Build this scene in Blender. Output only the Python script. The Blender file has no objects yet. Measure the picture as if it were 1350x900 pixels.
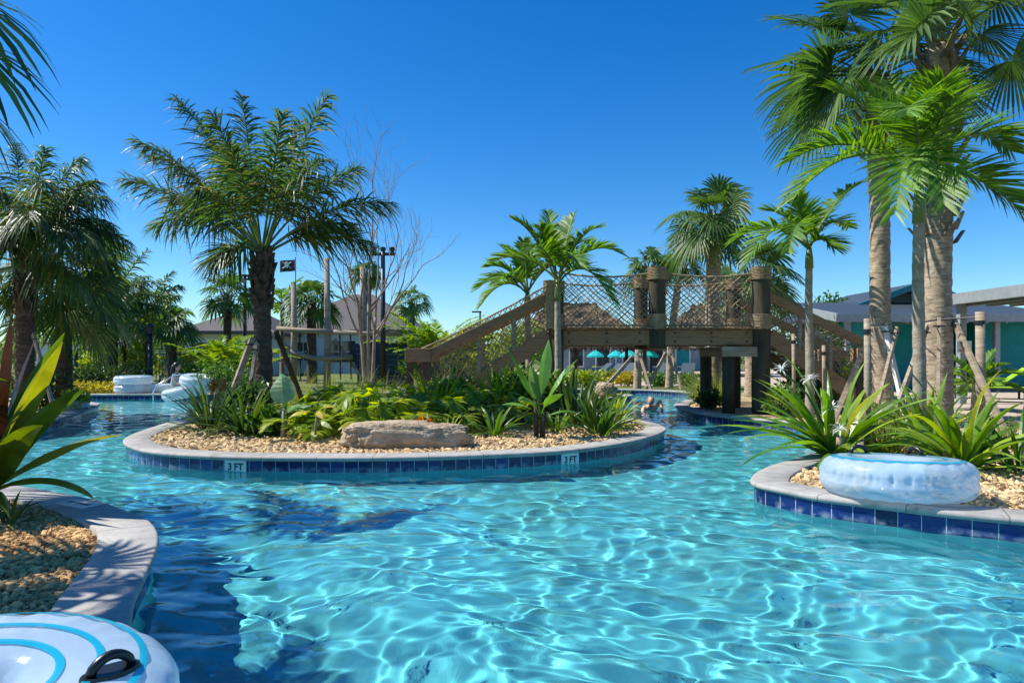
import bpy, bmesh, math, random
import numpy as np
from mathutils import Vector, Matrix, noise as mnoise
from mathutils.geometry import tessellate_polygon
R = math.radians
sc = bpy.context.scene
col = sc.collection
rng = np.random.default_rng(11)
CAMZ = 1.26
FPX = 900.0
HOR = 470.0

def at(px, py, Y):
    """point of the photograph's pixel (px, py) at distance Y"""
    return np.array([(px - 675) / FPX * Y, Y, CAMZ - (py - HOR) / FPX * Y])

def gx(px, Y):
    return (px - 675) / FPX * Y

# ------------------------------------------------------------------ materials
def new_mat(name):
    m = bpy.data.materials.new(name); m.use_nodes = True
    nt = m.node_tree
    return m, nt, nt.nodes['Principled BSDF'], nt.nodes['Material Output']

def N(nt, t, **kw):
    n = nt.nodes.new(t)
    for k, v in kw.items():
        if hasattr(n, k): setattr(n, k, v)
        else: n.inputs[k].default_value = v
    return n

def ramp(nt, stops):
    r = nt.nodes.new('ShaderNodeValToRGB')
    el = r.color_ramp.elements
    while len(el) < len(stops): el.new(0.5)
    for e, (p, c) in zip(el, stops):
        e.position = p; e.color = (*c, 1)
    return r

def mat_noise(name, c1, c2, scale=5, rough=.7, bump=.2, bscale=None, detail=6, stretch=(1, 1, 1), spec=.3, c3=None, island=0., bdist=.02):
    m, nt, b, o = new_mat(name)
    tc = N(nt, 'ShaderNodeTexCoord'); mp = N(nt, 'ShaderNodeMapping'); mp.inputs['Scale'].default_value = stretch
    nt.links.new(tc.outputs['Object'], mp.inputs[0])
    n = N(nt, 'ShaderNodeTexNoise'); n.inputs['Scale'].default_value = scale; n.inputs['Detail'].default_value = detail
    n.inputs['Roughness'].default_value = .65
    nt.links.new(mp.outputs[0], n.inputs['Vector'])
    st = [(.3, c1), (.7, c2)]
    if c3: st = [(.25, c1), (.5, c2), (.75, c3)]
    r = ramp(nt, st); nt.links.new(n.outputs['Fac'], r.inputs[0])
    out = r.outputs[0]
    if island:
        g = N(nt, 'ShaderNodeNewGeometry')
        mr = N(nt, 'ShaderNodeMapRange'); mr.inputs['To Min'].default_value = 1 - island; mr.inputs['To Max'].default_value = 1 + island
        nt.links.new(g.outputs['Random Per Island'], mr.inputs[0])
        hs = N(nt, 'ShaderNodeHueSaturation'); nt.links.new(mr.outputs[0], hs.inputs['Value']); nt.links.new(out, hs.inputs['Color'])
        out = hs.outputs[0]
    nt.links.new(out, b.inputs['Base Color'])
    b.inputs['Roughness'].default_value = rough; b.inputs['Specular IOR Level'].default_value = spec
    if bump:
        n2 = N(nt, 'ShaderNodeTexNoise'); n2.inputs['Scale'].default_value = bscale or scale * 4; n2.inputs['Detail'].default_value = 5
        nt.links.new(mp.outputs[0], n2.inputs['Vector'])
        bp = N(nt, 'ShaderNodeBump'); bp.inputs['Strength'].default_value = bump; bp.inputs['Distance'].default_value = bdist
        nt.links.new(n2.outputs['Fac'], bp.inputs['Height']); nt.links.new(bp.outputs[0], b.inputs['Normal'])
    return m

def mat_leaf(name, stops, rough=.4, trans=.3, spec=.5, tcol=None, big=0.0):
    """leaf: colour by random per leaf, thin so some light comes through"""
    m, nt, b, o = new_mat(name)
    g = N(nt, 'ShaderNodeNewGeometry')
    r = ramp(nt, stops); nt.links.new(g.outputs['Random Per Island'], r.inputs[0])
    colr = r.outputs[0]
    if big:
        tc = N(nt, 'ShaderNodeTexCoord'); n = N(nt, 'ShaderNodeTexNoise'); n.inputs['Scale'].default_value = big; n.inputs['Detail'].default_value = 4
        nt.links.new(tc.outputs['Object'], n.inputs['Vector'])
        mr = N(nt, 'ShaderNodeMapRange'); mr.inputs['From Min'].default_value = .3; mr.inputs['From Max'].default_value = .7; mr.inputs['To Min'].default_value = .65; mr.inputs['To Max'].default_value = 1.35
        nt.links.new(n.outputs['Fac'], mr.inputs[0])
        hs = N(nt, 'ShaderNodeHueSaturation'); nt.links.new(colr, hs.inputs['Color']); nt.links.new(mr.outputs[0], hs.inputs['Value'])
        colr = hs.outputs[0]
    nt.links.new(colr, b.inputs['Base Color'])
    b.inputs['Roughness'].default_value = rough; b.inputs['Specular IOR Level'].default_value = spec
    t = N(nt, 'ShaderNodeBsdfTranslucent')
    hs2 = N(nt, 'ShaderNodeHueSaturation'); hs2.inputs['Hue'].default_value = .485; hs2.inputs['Saturation'].default_value = 1.15; hs2.inputs['Value'].default_value = 1.9
    nt.links.new(colr, hs2.inputs['Color']); nt.links.new(hs2.outputs[0], t.inputs['Color'])
    mx = N(nt, 'ShaderNodeMixShader'); mx.inputs[0].default_value = trans
    nt.links.new(b.outputs[0], mx.inputs[1]); nt.links.new(t.outputs[0], mx.inputs[2]); nt.links.new(mx.outputs[0], o.inputs[0])
    return m

def mat_plain(name, c, rough=.5, metal=0., spec=.5, coat=0.):
    m, nt, b, o = new_mat(name)
    tc = N(nt, 'ShaderNodeTexCoord'); n = N(nt, 'ShaderNodeTexNoise'); n.inputs['Scale'].default_value = 9; n.inputs['Detail'].default_value = 5
    nt.links.new(tc.outputs['Object'], n.inputs['Vector'])
    r = ramp(nt, [(.3, tuple(x * .85 for x in c)), (.7, tuple(min(1, x * 1.08) for x in c))])
    nt.links.new(n.outputs['Fac'], r.inputs[0]); nt.links.new(r.outputs[0], b.inputs['Base Color'])
    b.inputs['Roughness'].default_value = rough; b.inputs['Metallic'].default_value = metal
    b.inputs['Specular IOR Level'].default_value = spec; b.inputs['Coat Weight'].default_value = coat
    return m

M = {}
M['queen'] = mat_leaf('queen_palm_leaf', [(0, (.026, .062, .016)), (.55, (.055, .115, .028)), (.9, (.1, .16, .04)), (1, (.26, .2, .085))], rough=.42, trans=.42, spec=.45)
M['sabal'] = mat_leaf('fan_palm_leaf', [(0, (0.030, 0.074, 0.016)), (.6, (0.061, 0.135, 0.027)), (1, (0.115, 0.203, 0.041))], rough=.5, trans=.32, spec=.55)
M['adonidia'] = mat_leaf('feather_palm_leaf', [(0, (.05, .13, .014)), (.6, (.1, .23, .025)), (1, (.19, .33, .045))], rough=.48, trans=.4, spec=.45)
M['areca'] = mat_leaf('areca_leaf', [(0, (0.095, 0.203, 0.016)), (.6, (0.176, 0.311, 0.027)), (1, (0.338, 0.392, 0.041))], rough=.42, trans=.38)
M['shrub'] = mat_leaf('shrub_leaf', [(0, (.035, .09, .014)), (.55, (.075, .17, .024)), (1, (.16, .27, .045))], rough=.45, trans=.34)
M['lime'] = mat_leaf('lime_shrub_leaf', [(0, (0.108, 0.203, 0.016)), (.6, (0.230, 0.338, 0.024)), (1, (0.432, 0.446, 0.041))], rough=.42, trans=.36)
M['yellow'] = mat_leaf('yellow_hedge_leaf', [(0, (0.216, 0.230, 0.020)), (.6, (0.432, 0.378, 0.027)), (1, (0.608, 0.486, 0.054))], rough=.5, trans=.32)
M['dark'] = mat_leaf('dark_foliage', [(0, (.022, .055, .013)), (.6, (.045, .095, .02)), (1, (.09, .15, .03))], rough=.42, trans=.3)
M['crinum'] = mat_leaf('crinum_leaf', [(0, (0.068, 0.176, 0.016)), (.5, (0.135, 0.270, 0.027)), (.85, (0.270, 0.378, 0.047)), (1, (0.486, 0.459, 0.081))], rough=.36, trans=.36, big=2.5)
M['paddle'] = mat_leaf('paddle_leaf', [(0, (0.068, 0.189, 0.027)), (.7, (0.121, 0.270, 0.041)), (1, (0.216, 0.351, 0.068))], rough=.35, trans=.36, big=3)
M['paddle_pale'] = mat_leaf('pale_paddle_leaf', [(0, (0.162, 0.297, 0.135)), (1, (0.270, 0.405, 0.203))], rough=.5, trans=.25, big=4)
M['xanadu'] = mat_leaf('lobed_leaf', [(0, (.11, .2, .012)), (.6, (.22, .33, .02)), (.9, (.34, .42, .03)), (1, (.5, .4, .04))], rough=.42, trans=.45)
M['xanadu_dark'] = mat_leaf('dark_lobed_leaf', [(0, (.035, .09, .012)), (.6, (.07, .16, .02)), (1, (.13, .24, .03))], rough=.4, trans=.36)
M['grass'] = mat_leaf('grass_blade', [(0, (0.081, 0.149, 0.020)), (.6, (0.176, 0.257, 0.041)), (1, (0.351, 0.338, 0.095))], rough=.5, trans=.35)
M['ti'] = mat_leaf('ti_leaf_green', [(0, (.05, .1, .014)), (.4, (.12, .17, .02)), (.75, (.25, .24, .03)), (1, (.22, .1, .025))], rough=.4, trans=.38, big=5)
M['ti_red'] = mat_leaf('ti_leaf_red', [(0, (.03, .013, .008)), (1, (.085, .034, .013))], rough=.35, trans=.2, big=5)
M['orange'] = mat_leaf('orange_leaf', [(0, (0.350, 0.120, 0.020)), (1, (0.500, 0.220, 0.030))], rough=.45, trans=.35)
M['white_petal'] = mat_leaf('white_petal', [(0, (0.750, 0.760, 0.720)), (1, (0.800, 0.800, 0.800))], rough=.5, trans=.2)
M['stem_green'] = mat_noise('green_stem', (.07, .14, .03), (.14, .2, .06), 6, .5, .05)
M['boot'] = mat_noise('palm_boot', (.1, .075, .05), (.3, .25, .19), 9, .9, .5, 30)
M['trunk_grey'] = mat_noise('grey_palm_trunk', (.16, .11, .07), (.56, .45, .33), 6, .9, .6, 20, stretch=(1.3, 1.3, 4.5), detail=8)
M['trunk_dark'] = mat_noise('dark_palm_trunk', (.035, .025, .018), (.13, .1, .075), 8, .9, .6, 26, stretch=(.7, .7, 1.6))
M['trunk_smooth'] = mat_noise('smooth_palm_trunk', (.22, .19, .14), (.4, .35, .27), 5, .85, .35, 22, stretch=(1, 1, 3))
M['shaft'] = mat_noise('crownshaft', (.1, .17, .05), (.2, .26, .09), 5, .4, .05, stretch=(1, 1, .3))
M['bark'] = mat_noise('bare_bark', (.15, .13, .11), (.34, .3, .26), 8, .9, .4)
M['bark_dark'] = mat_noise('dark_bark', (.03, .022, .016), (.09, .07, .05), 8, .9, .4)
M['wood'] = mat_noise('weathered_timber', (.075, .043, .022), (.33, .21, .115), 3.2, .85, .5, 22, stretch=(.7, 2, 7), c3=(.19, .115, .06), detail=10, island=.22)
M['wood_grey'] = mat_noise('grey_timber', (.2, .155, .11), (.42, .35, .26), 4, .85, .3, 18, stretch=(.5, .5, 6))
M['piling'] = mat_noise('dark_piling', (.03, .028, .018), (.1, .085, .05), 5, .75, .4, 18, stretch=(1, 1, .25))
M['rope'] = mat_noise('manila_rope', (.25, .18, .1), (.5, .4, .26), 14, .95, .5, 70)
M['net'] = mat_noise('rope_net_fibre', (.2, .15, .085), (.42, .33, .2), 9, .95, .2)
M['thatch'] = mat_noise('palm_thatch', (.1, .07, .045), (.3, .225, .155), 6, .95, .7, 30, stretch=(3, 3, .5), bdist=.05)
M['black'] = mat_plain('black_metal', (.014, .014, .015), .45)
M['black_rubber'] = mat_plain('black_plastic', (.012, .012, .013), .32)
M['coping'] = None
M['white_paint'] = mat_plain('white_paint', (.72, .71, .68), .6)
M['cream'] = mat_noise('cream_stucco', (.6, .57, .48), (.7, .67, .58), 4, .85, .1)
M['grey_wall'] = mat_noise('grey_siding', (.6, .61, .61), (.7, .71, .7), 4, .8, .1)
M['shingle'] = mat_noise('grey_shingle', (.085, .075, .072), (.15, .135, .13), 12, .9, .4, 40)
M['teal'] = mat_noise('teal_paint', (.0, .2, .2), (.005, .27, .27), 3, .6, .05)
M['teal_trim'] = mat_plain('teal_trim', (.02, .22, .23), .5)
M['steel'] = mat_plain('grey_steel', (.3, .33, .34), .5, .2)
M['dark_steel'] = mat_plain('dark_roof_metal', (.06, .075, .085), .5, .2)
M['chrome'] = mat_plain('chrome', (.75, .76, .78), .12, 1.)
M['navy'] = mat_noise('navy_boards', (.02, .04, .07), (.04, .07, .11), 5, .7, .2, stretch=(.4, .4, 6))
M['umbrella'] = mat_leaf('teal_canvas', [(0, (0.027, 0.459, 0.486)), (1, (0.027, 0.486, 0.513))], rough=.8, trans=.4)
M['lime_sling'] = mat_plain('lime_sling', (.26, .5, .01), .7)
M['dark_sling'] = mat_plain('dark_sling', (.03, .06, .08), .7)
M['glass_dark'] = mat_plain('window_glass', (.025, .035, .045), .06, 0, .8)
M['skin'] = mat_plain('skin', (.6, .38, .28), .5)
M['hair_black'] = mat_plain('black_hair', (.012, .01, .009), .4)
M['hair_light'] = mat_plain('light_hair', (.3, .22, .16), .5)
M['cloth_light'] = mat_plain('pale_top', (.5, .56, .62), .8)
M['red_mark'] = mat_plain('red_marking', (.55, .03, .03), .5)
M['blue_wall'] = mat_noise('blue_grey_wall', (.17, .22, .26), (.24, .3, .34), 3, .8, .1)
M['letter'] = mat_plain('black_lettering', (.015, .015, .018), .5)
M['marker_tile'] = mat_plain('white_tile', (.72, .73, .72), .25)
M['twig'] = mat_noise('dry_husk', (.3, .22, .12), (.5, .4, .24), 8, .9, .2)

# rock
m, nt, b, o = new_mat('limestone'); M['rock'] = m
tc = N(nt, 'ShaderNodeTexCoord')
n1 = N(nt, 'ShaderNodeTexNoise'); n1.inputs['Scale'].default_value = 5; n1.inputs['Detail'].default_value = 9; n1.inputs['Roughness'].default_value = .7
nt.links.new(tc.outputs['Object'], n1.inputs['Vector'])
r = ramp(nt, [(.3, (.13, .1, .07)), (.43, (.33, .26, .18)), (.58, (.47, .38, .26)), (.75, (.6, .46, .28))]); nt.links.new(n1.outputs['Fac'], r.inputs[0])
nt.links.new(r.outputs[0], b.inputs['Base Color']); b.inputs['Roughness'].default_value = .95; b.inputs['Specular IOR Level'].default_value = .15
n2 = N(nt, 'ShaderNodeTexNoise'); n2.inputs['Scale'].default_value = 22; n2.inputs['Detail'].default_value = 8
nt.links.new(tc.outputs['Object'], n2.inputs['Vector'])
bp = N(nt, 'ShaderNodeBump'); bp.inputs['Strength'].default_value = .8; bp.inputs['Distance'].default_value = .03
nt.links.new(n2.outputs['Fac'], bp.inputs['Height']); nt.links.new(bp.outputs[0], b.inputs['Normal'])

# gravel stones and gravel bed
M['stone_brown'] = mat_noise('brown_gravel_stone', (.36, .2, .075), (.66, .44, .2), 3, .9, 0, spec=.2, island=.45)
M['stone'] = mat_noise('tan_gravel_stone', (.42, .27, .125), (.66, .5, .29), 3, .9, 0, spec=.2, island=.38)
m, nt, b, o = new_mat('gravel_bed'); M['gravel'] = m
tc = N(nt, 'ShaderNodeTexCoord'); v = N(nt, 'ShaderNodeTexVoronoi'); v.inputs['Scale'].default_value = 38
nt.links.new(tc.outputs['Object'], v.inputs['Vector'])
r = ramp(nt, [(0, (.34, .2, .09)), (.5, (.5, .36, .19)), (1, (.64, .5, .3))]); sep = N(nt, 'ShaderNodeSeparateColor')
nt.links.new(v.outputs['Color'], sep.inputs[0]); nt.links.new(sep.outputs[0], r.inputs[0])
nt.links.new(r.outputs[0], b.inputs['Base Color']); b.inputs['Roughness'].default_value = .95
bp = N(nt, 'ShaderNodeBump'); bp.inputs['Strength'].default_value = 1; bp.inputs['Distance'].default_value = .02; bp.invert = True
nt.links.new(v.outputs['Distance'], bp.inputs['Height']); nt.links.new(bp.outputs[0], b.inputs['Normal'])
# ground (grass and mulch), deck pavers
M['ground'] = mat_noise('ground_cover', (.05, .085, .02), (.12, .15, .04), 1.5, .95, .5, 20, c3=(.2, .17, .09))
m, nt, b, o = new_mat('deck_pavers'); M['deck'] = m
tc = N(nt, 'ShaderNodeTexCoord'); br = N(nt, 'ShaderNodeTexBrick')
br.inputs['Scale'].default_value = 3.2; br.inputs['Color1'].default_value = (.52, .43, .33, 1); br.inputs['Color2'].default_value = (.43, .34, .26, 1); br.inputs['Mortar'].default_value = (.28, .23, .18, 1); br.inputs['Mortar Size'].default_value = .012
nt.links.new(tc.outputs['Object'], br.inputs['Vector']); nt.links.new(br.outputs['Color'], b.inputs['Base Color']); b.inputs['Roughness'].default_value = .9

# coping: concrete with joints along the UV, stains
m, nt, b, o = new_mat('concrete_coping'); M['coping'] = m
uv = N(nt, 'ShaderNodeUVMap'); sp = N(nt, 'ShaderNodeSeparateXYZ'); nt.links.new(uv.outputs[0], sp.inputs[0])
def mth(nt, op, a=None, b_=None, va=None, vb=None):
    n = N(nt, 'ShaderNodeMath'); n.operation = op
    if a is not None: nt.links.new(a, n.inputs[0])
    if b_ is not None: nt.links.new(b_, n.inputs[1])
    if va is not None: n.inputs[0].default_value = va
    if vb is not None: n.inputs[1].default_value = vb
    return n.outputs[0]
f = mth(nt, 'FRACT', mth(nt, 'DIVIDE', sp.outputs[0], vb=.61))
j = mth(nt, 'LESS_THAN', f, vb=.016)
tc = N(nt, 'ShaderNodeTexCoord'); n1 = N(nt, 'ShaderNodeTexNoise'); n1.inputs['Scale'].default_value = 6; n1.inputs['Detail'].default_value = 8; n1.inputs['Roughness'].default_value = .7
nt.links.new(tc.outputs['Object'], n1.inputs['Vector'])
r = ramp(nt, [(.25, (.22, .205, .19)), (.5, (.35, .335, .31)), (.8, (.45, .435, .405))]); nt.links.new(n1.outputs['Fac'], r.inputs[0])
mx = N(nt, 'ShaderNodeMix'); mx.data_type = 'RGBA'; nt.links.new(j, mx.inputs[0]); nt.links.new(r.outputs[0], mx.inputs[6]); mx.inputs[7].default_value = (.16, .15, .14, 1)
fl = mth(nt, 'FLOOR', mth(nt, 'DIVIDE', sp.outputs[0], vb=.61)); wn = N(nt, 'ShaderNodeTexWhiteNoise'); wn.noise_dimensions = '1D'; nt.links.new(fl, wn.inputs['W'])
mr = N(nt, 'ShaderNodeMapRange'); mr.inputs['To Min'].default_value = .9; mr.inputs['To Max'].default_value = 1.08; nt.links.new(wn.outputs[0], mr.inputs[0])
hs = N(nt, 'ShaderNodeHueSaturation'); nt.links.new(mx.outputs[2], hs.inputs['Color']); nt.links.new(mr.outputs[0], hs.inputs['Value'])
nt.links.new(hs.outputs[0], b.inputs['Base Color']); b.inputs['Roughness'].default_value = .8
n2 = N(nt, 'ShaderNodeTexNoise'); n2.inputs['Scale'].default_value = 120; nt.links.new(tc.outputs['Object'], n2.inputs['Vector'])
bp = N(nt, 'ShaderNodeBump'); bp.inputs['Strength'].default_value = .25; bp.inputs['Distance'].default_value = .004
nt.links.new(n2.outputs['Fac'], bp.inputs['Height']); nt.links.new(bp.outputs[0], b.inputs['Normal'])

# tile band
m, nt, b, o = new_mat('blue_pool_tile'); M['tile'] = m
uv = N(nt, 'ShaderNodeUVMap'); sp = N(nt, 'ShaderNodeSeparateXYZ'); nt.links.new(uv.outputs[0], sp.inputs[0])
d = mth(nt, 'DIVIDE', sp.outputs[0], vb=.1524); f = mth(nt, 'FRACT', d); j1 = mth(nt, 'LESS_THAN', f, vb=.035)
j2 = mth(nt, 'GREATER_THAN', sp.outputs[1], vb=.111); j3 = mth(nt, 'LESS_THAN', sp.outputs[1], vb=-.036)
j = mth(nt, 'MAXIMUM', mth(nt, 'MAXIMUM', j1, j2), j3)
wn = N(nt, 'ShaderNodeTexWhiteNoise'); wn.noise_dimensions = '1D'; nt.links.new(mth(nt, 'FLOOR', d), wn.inputs['W'])
r = ramp(nt, [(0, (.003, .009, .06)), (.5, (.004, .015, .1)), (1, (.008, .03, .17))]); nt.links.new(wn.outputs[0], r.inputs[0])
mx = N(nt, 'ShaderNodeMix'); mx.data_type = 'RGBA'; nt.links.new(j, mx.inputs[0]); nt.links.new(r.outputs[0], mx.inputs[6]); mx.inputs[7].default_value = (.5, .52, .55, 1)
tcl = N(nt, 'ShaderNodeTexCoord'); nl = N(nt, 'ShaderNodeTexNoise'); nl.inputs['Scale'].default_value = 14; nl.inputs['Detail'].default_value = 7; nt.links.new(tcl.outputs['Object'], nl.inputs['Vector'])
ml = N(nt, 'ShaderNodeMapRange'); ml.inputs['From Min'].default_value = .055; ml.inputs['From Max'].default_value = .005; ml.inputs['To Max'].default_value = .75; nt.links.new(sp.outputs[1], ml.inputs[0])
mn = N(nt, 'ShaderNodeMapRange'); mn.inputs['From Min'].default_value = .42; mn.inputs['From Max'].default_value = .68; nt.links.new(nl.outputs['Fac'], mn.inputs[0])
mxl = N(nt, 'ShaderNodeMix'); mxl.data_type = 'RGBA'; nt.links.new(mth(nt, 'MULTIPLY', ml.outputs[0], mn.outputs[0]), mxl.inputs[0]); nt.links.new(mx.outputs[2], mxl.inputs[6]); mxl.inputs[7].default_value = (.3, .36, .45, 1)
nt.links.new(mxl.outputs[2], b.inputs['Base Color'])
rr = N(nt, 'ShaderNodeMapRange'); rr.inputs['To Min'].default_value = .12; rr.inputs['To Max'].default_value = .7; nt.links.new(j, rr.inputs[0]); nt.links.new(rr.outputs[0], b.inputs['Roughness'])
bp = N(nt, 'ShaderNodeBump'); bp.inputs['Strength'].default_value = .5; bp.inputs['Distance'].default_value = .003; bp.invert = True
nt.links.new(j, bp.inputs['Height']); nt.links.new(bp.outputs[0], b.inputs['Normal'])

# pool plaster and water
M['plaster'] = mat_noise('aqua_plaster', (.1, .5, .57), (.13, .57, .62), 1.2, .9, 0, spec=.1)
m, nt, b, o = new_mat('pool_water'); M['water'] = m
nt.nodes.remove(b); g = N(nt, 'ShaderNodeBsdfGlass'); g.inputs['IOR'].default_value = 1.333; g.inputs['Roughness'].default_value = 0
g.inputs['Color'].default_value = (.93, .985, 1, 1); nt.links.new(g.outputs[0], o.inputs[0])

# clear vinyl, teal vinyl
def vinyl(name, c, tr):
    m, nt, b, o = new_mat(name)
    tc = N(nt, 'ShaderNodeTexCoord'); n = N(nt, 'ShaderNodeTexNoise'); n.inputs['Scale'].default_value = 7; n.inputs['Detail'].default_value = 4
    nt.links.new(tc.outputs['Object'], n.inputs['Vector'])
    b.inputs['Base Color'].default_value = (*c, 1); b.inputs['Roughness'].default_value = .14; b.inputs['Specular IOR Level'].default_value = .6
    bp = N(nt, 'ShaderNodeBump'); bp.inputs['Strength'].default_value = .35; bp.inputs['Distance'].default_value = .02
    nt.links.new(n.outputs['Fac'], bp.inputs['Height']); nt.links.new(bp.outputs[0], b.inputs['Normal'])
    tl = N(nt, 'ShaderNodeBsdfTranslucent'); tl.inputs[0].default_value = (*c, 1)
    m0 = N(nt, 'ShaderNodeMixShader'); m0.inputs[0].default_value = .3; nt.links.new(b.outputs[0], m0.inputs[1]); nt.links.new(tl.outputs[0], m0.inputs[2])
    t = N(nt, 'ShaderNodeBsdfTransparent'); t.inputs[0].default_value = (.9, .97, 1, 1)
    mx = N(nt, 'ShaderNodeMixShader'); mx.inputs[0].default_value = tr
    nt.links.new(m0.outputs[0], mx.inputs[1]); nt.links.new(t.outputs[0], mx.inputs[2]); nt.links.new(mx.outputs[0], o.inputs[0])
    return m
M['vinyl'] = vinyl('clear_vinyl', (.58, .74, .88), .36)
M['vinyl_white'] = vinyl('white_vinyl', (.78, .84, .88), .1)
M['vinyl_teal'] = vinyl('teal_vinyl', (.01, .42, .6), .1)

# ------------------------------------------------------------------ mesh builder
class MB:
    def __init__(s): s.v = []; s.f = []; s.n = 0
    def add(s, v, f, mi=0):
        v = np.asarray(v, float).reshape(-1, 3); f = np.asarray(f, int)
        s.v.append(v); s.f.append((f + s.n, mi)); s.n += len(v)
        return s
    def box(s, c, size, rot=None, mi=0, taper=1.):
        h = np.array(size) / 2
        v = np.array([[x, y, z] for z in (-1, 1) for y in (-1, 1) for x in (-1, 1)], float) * h
        v[4:, :2] *= taper
        if rot is not None: v = v @ np.array(rot).T
        s.add(v + np.array(c), [[0, 2, 3, 1], [4, 5, 7, 6], [0, 1, 5, 4], [2, 6, 7, 3], [0, 4, 6, 2], [1, 3, 7, 5]], mi)
        return s
    def bbox(s, c, size, rot=None, mi=0, bev=.01):
        """box with chamfered edges"""
        bm = bmesh.new(); bmesh.ops.create_cube(bm, size=1)
        for v in bm.verts: v.co = Vector((v.co.x * size[0], v.co.y * size[1], v.co.z * size[2]))
        bmesh.ops.bevel(bm, geom=bm.edges[:], offset=bev, segments=2, affect='EDGES', profile=.7)
        bm.verts.ensure_lookup_table()
        V = np.array([v.co[:] for v in bm.verts])
        if rot is not None: V = V @ np.array(rot).T
        V = V + np.array(c)
        q = [[v.index for v in f.verts] for f in bm.faces]
        s.v.append(V)
        for k in (3, 4, 5, 6):
            qq = [x for x in q if len(x) == k]
            if qq: s.f.append((np.array(qq) + s.n, mi))
        s.n += len(V); bm.free()
        return s
    def tube(s, P, r, k=8, cap=True, mi=0, ell=None):
        P = np.asarray(P, float); n = len(P); r = np.broadcast_to(np.asarray(r, float), (n,))
        T = np.gradient(P, axis=0); T /= np.linalg.norm(T, axis=1)[:, None] + 1e-9
        ref = np.array([0, 0, 1.]) if abs(T[0, 2]) < .8 else np.array([1., 0, 0])
        V = []
        a = np.arange(k) * 2 * math.pi / k
        u = np.cross(T[0], ref); u /= np.linalg.norm(u)
        for i in range(n):
            u = u - T[i] * np.dot(u, T[i]); u /= np.linalg.norm(u) + 1e-9
            w = np.cross(T[i], u)
            V.append(P[i] + r[i] * (np.cos(a)[:, None] * u + np.sin(a)[:, None] * w))
        V = np.concatenate(V)
        i = np.arange(n - 1)[:, None] * k; j = np.arange(k)[None]
        j2 = (j + 1) % k
        F = np.stack([i + j, i + j2, i + k + j2, i + k + j], -1).reshape(-1, 4)
        s.add(V, F, mi)
        if cap:
            b = s.n - len(V)
            s.f.append((np.array([[b + x for x in range(k)][::-1]]), mi)); s.f.append((np.array([[b + (n - 1) * k + x for x in range(k)]]), mi))
        return s
    def bar(s, a, b, r, k=8, r2=None, mi=0):
        return s.tube([a, b], [r, r if r2 is None else r2], k, True, mi)
    def beam(s, a, b, w, h, mi=0, bev=.008, roll=None):
        """rectangular timber from a to b; h is its depth measured upward across its length"""
        a = np.array(a, float); b = np.array(b, float); d = b - a; L = np.linalg.norm(d); d /= L
        up = np.array([0, 0, 1.]) if abs(d[2]) < .95 else np.array([0, 1., 0])
        y = np.cross(up, d); y /= np.linalg.norm(y); z = np.cross(d, y)
        rot = np.stack([d, y, z], 1)
        return s.bbox((a + b) / 2, (L, w, h), rot, mi, bev)
    def lathe(s, prof, k=24, mi=0, c=(0, 0, 0), closed=False):
        prof = np.array(prof, float); n = len(prof); a = np.arange(k) * 2 * math.pi / k
        V = np.stack([prof[:, 0][:, None] * np.cos(a), prof[:, 0][:, None] * np.sin(a), np.broadcast_to(prof[:, 1][:, None], (n, k))], -1).reshape(-1, 3) + np.array(c)
        nn = n if closed else n - 1
        i = np.arange(nn)[:, None] * k; i2 = ((np.arange(nn)[:, None] + 1) % n) * k; j = np.arange(k)[None]; j2 = (j + 1) % k
        s.add(V, np.stack([i + j, i + j2, i2 + j2, i2 + j], -1).reshape(-1, 4), mi)
        return s
    def build(s, name, mats, parent=None, smooth=False, loc=None, uv=None):
        me = bpy.data.meshes.new(name)
        V = np.concatenate(s.v) if s.v else np.zeros((0, 3))
        me.vertices.add(len(V)); me.vertices.foreach_set('co', V.ravel().astype(np.float32))
        loops = np.concatenate([f.ravel() for f, _ in s.f]); tot = np.concatenate([np.full(len(f), f.shape[1]) for f, _ in s.f])
        mis = np.concatenate([np.full(len(f), mi) for f, mi in s.f])
        me.loops.add(len(loops)); me.loops.foreach_set('vertex_index', loops.astype(np.int32))
        st = np.concatenate([[0], np.cumsum(tot)[:-1]])
        me.polygons.add(len(tot)); me.polygons.foreach_set('loop_start', st.astype(np.int32))
        me.polygons.foreach_set('material_index', mis.astype(np.int32))
        me.polygons.foreach_set('use_smooth', np.full(len(tot), bool(smooth)))
        if not isinstance(mats, (list, tuple)): mats = [mats]
        for m in mats: me.materials.append(m)
        me.update(calc_edges=True); me.validate()
        o = bpy.data.objects.new(name, me); col.objects.link(o)
        if parent is not None: o.parent = parent
        if loc is not None: o.location = loc
        return o

def thing(name, label, cat, loc=(0, 0, 0), rz=0, group=None):
    o = bpy.data.objects.new(name, None); o.empty_display_size = .1; col.objects.link(o)
    o.location = [float(x) for x in loc]; o.rotation_euler = (0, 0, rz); o['label'] = label; o['category'] = cat
    if group: o['group'] = group
    return o
def tag(o, label, cat, group=None):
    o['label'] = label; o['category'] = cat
    if group: o['group'] = group
    return o
def struct(o, kind='structure'):
    o['kind'] = kind; return o

# ------------------------------------------------------------------ leaves
def nrm(a): return a / (np.linalg.norm(a, axis=-1, keepdims=True) + 1e-9)

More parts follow.
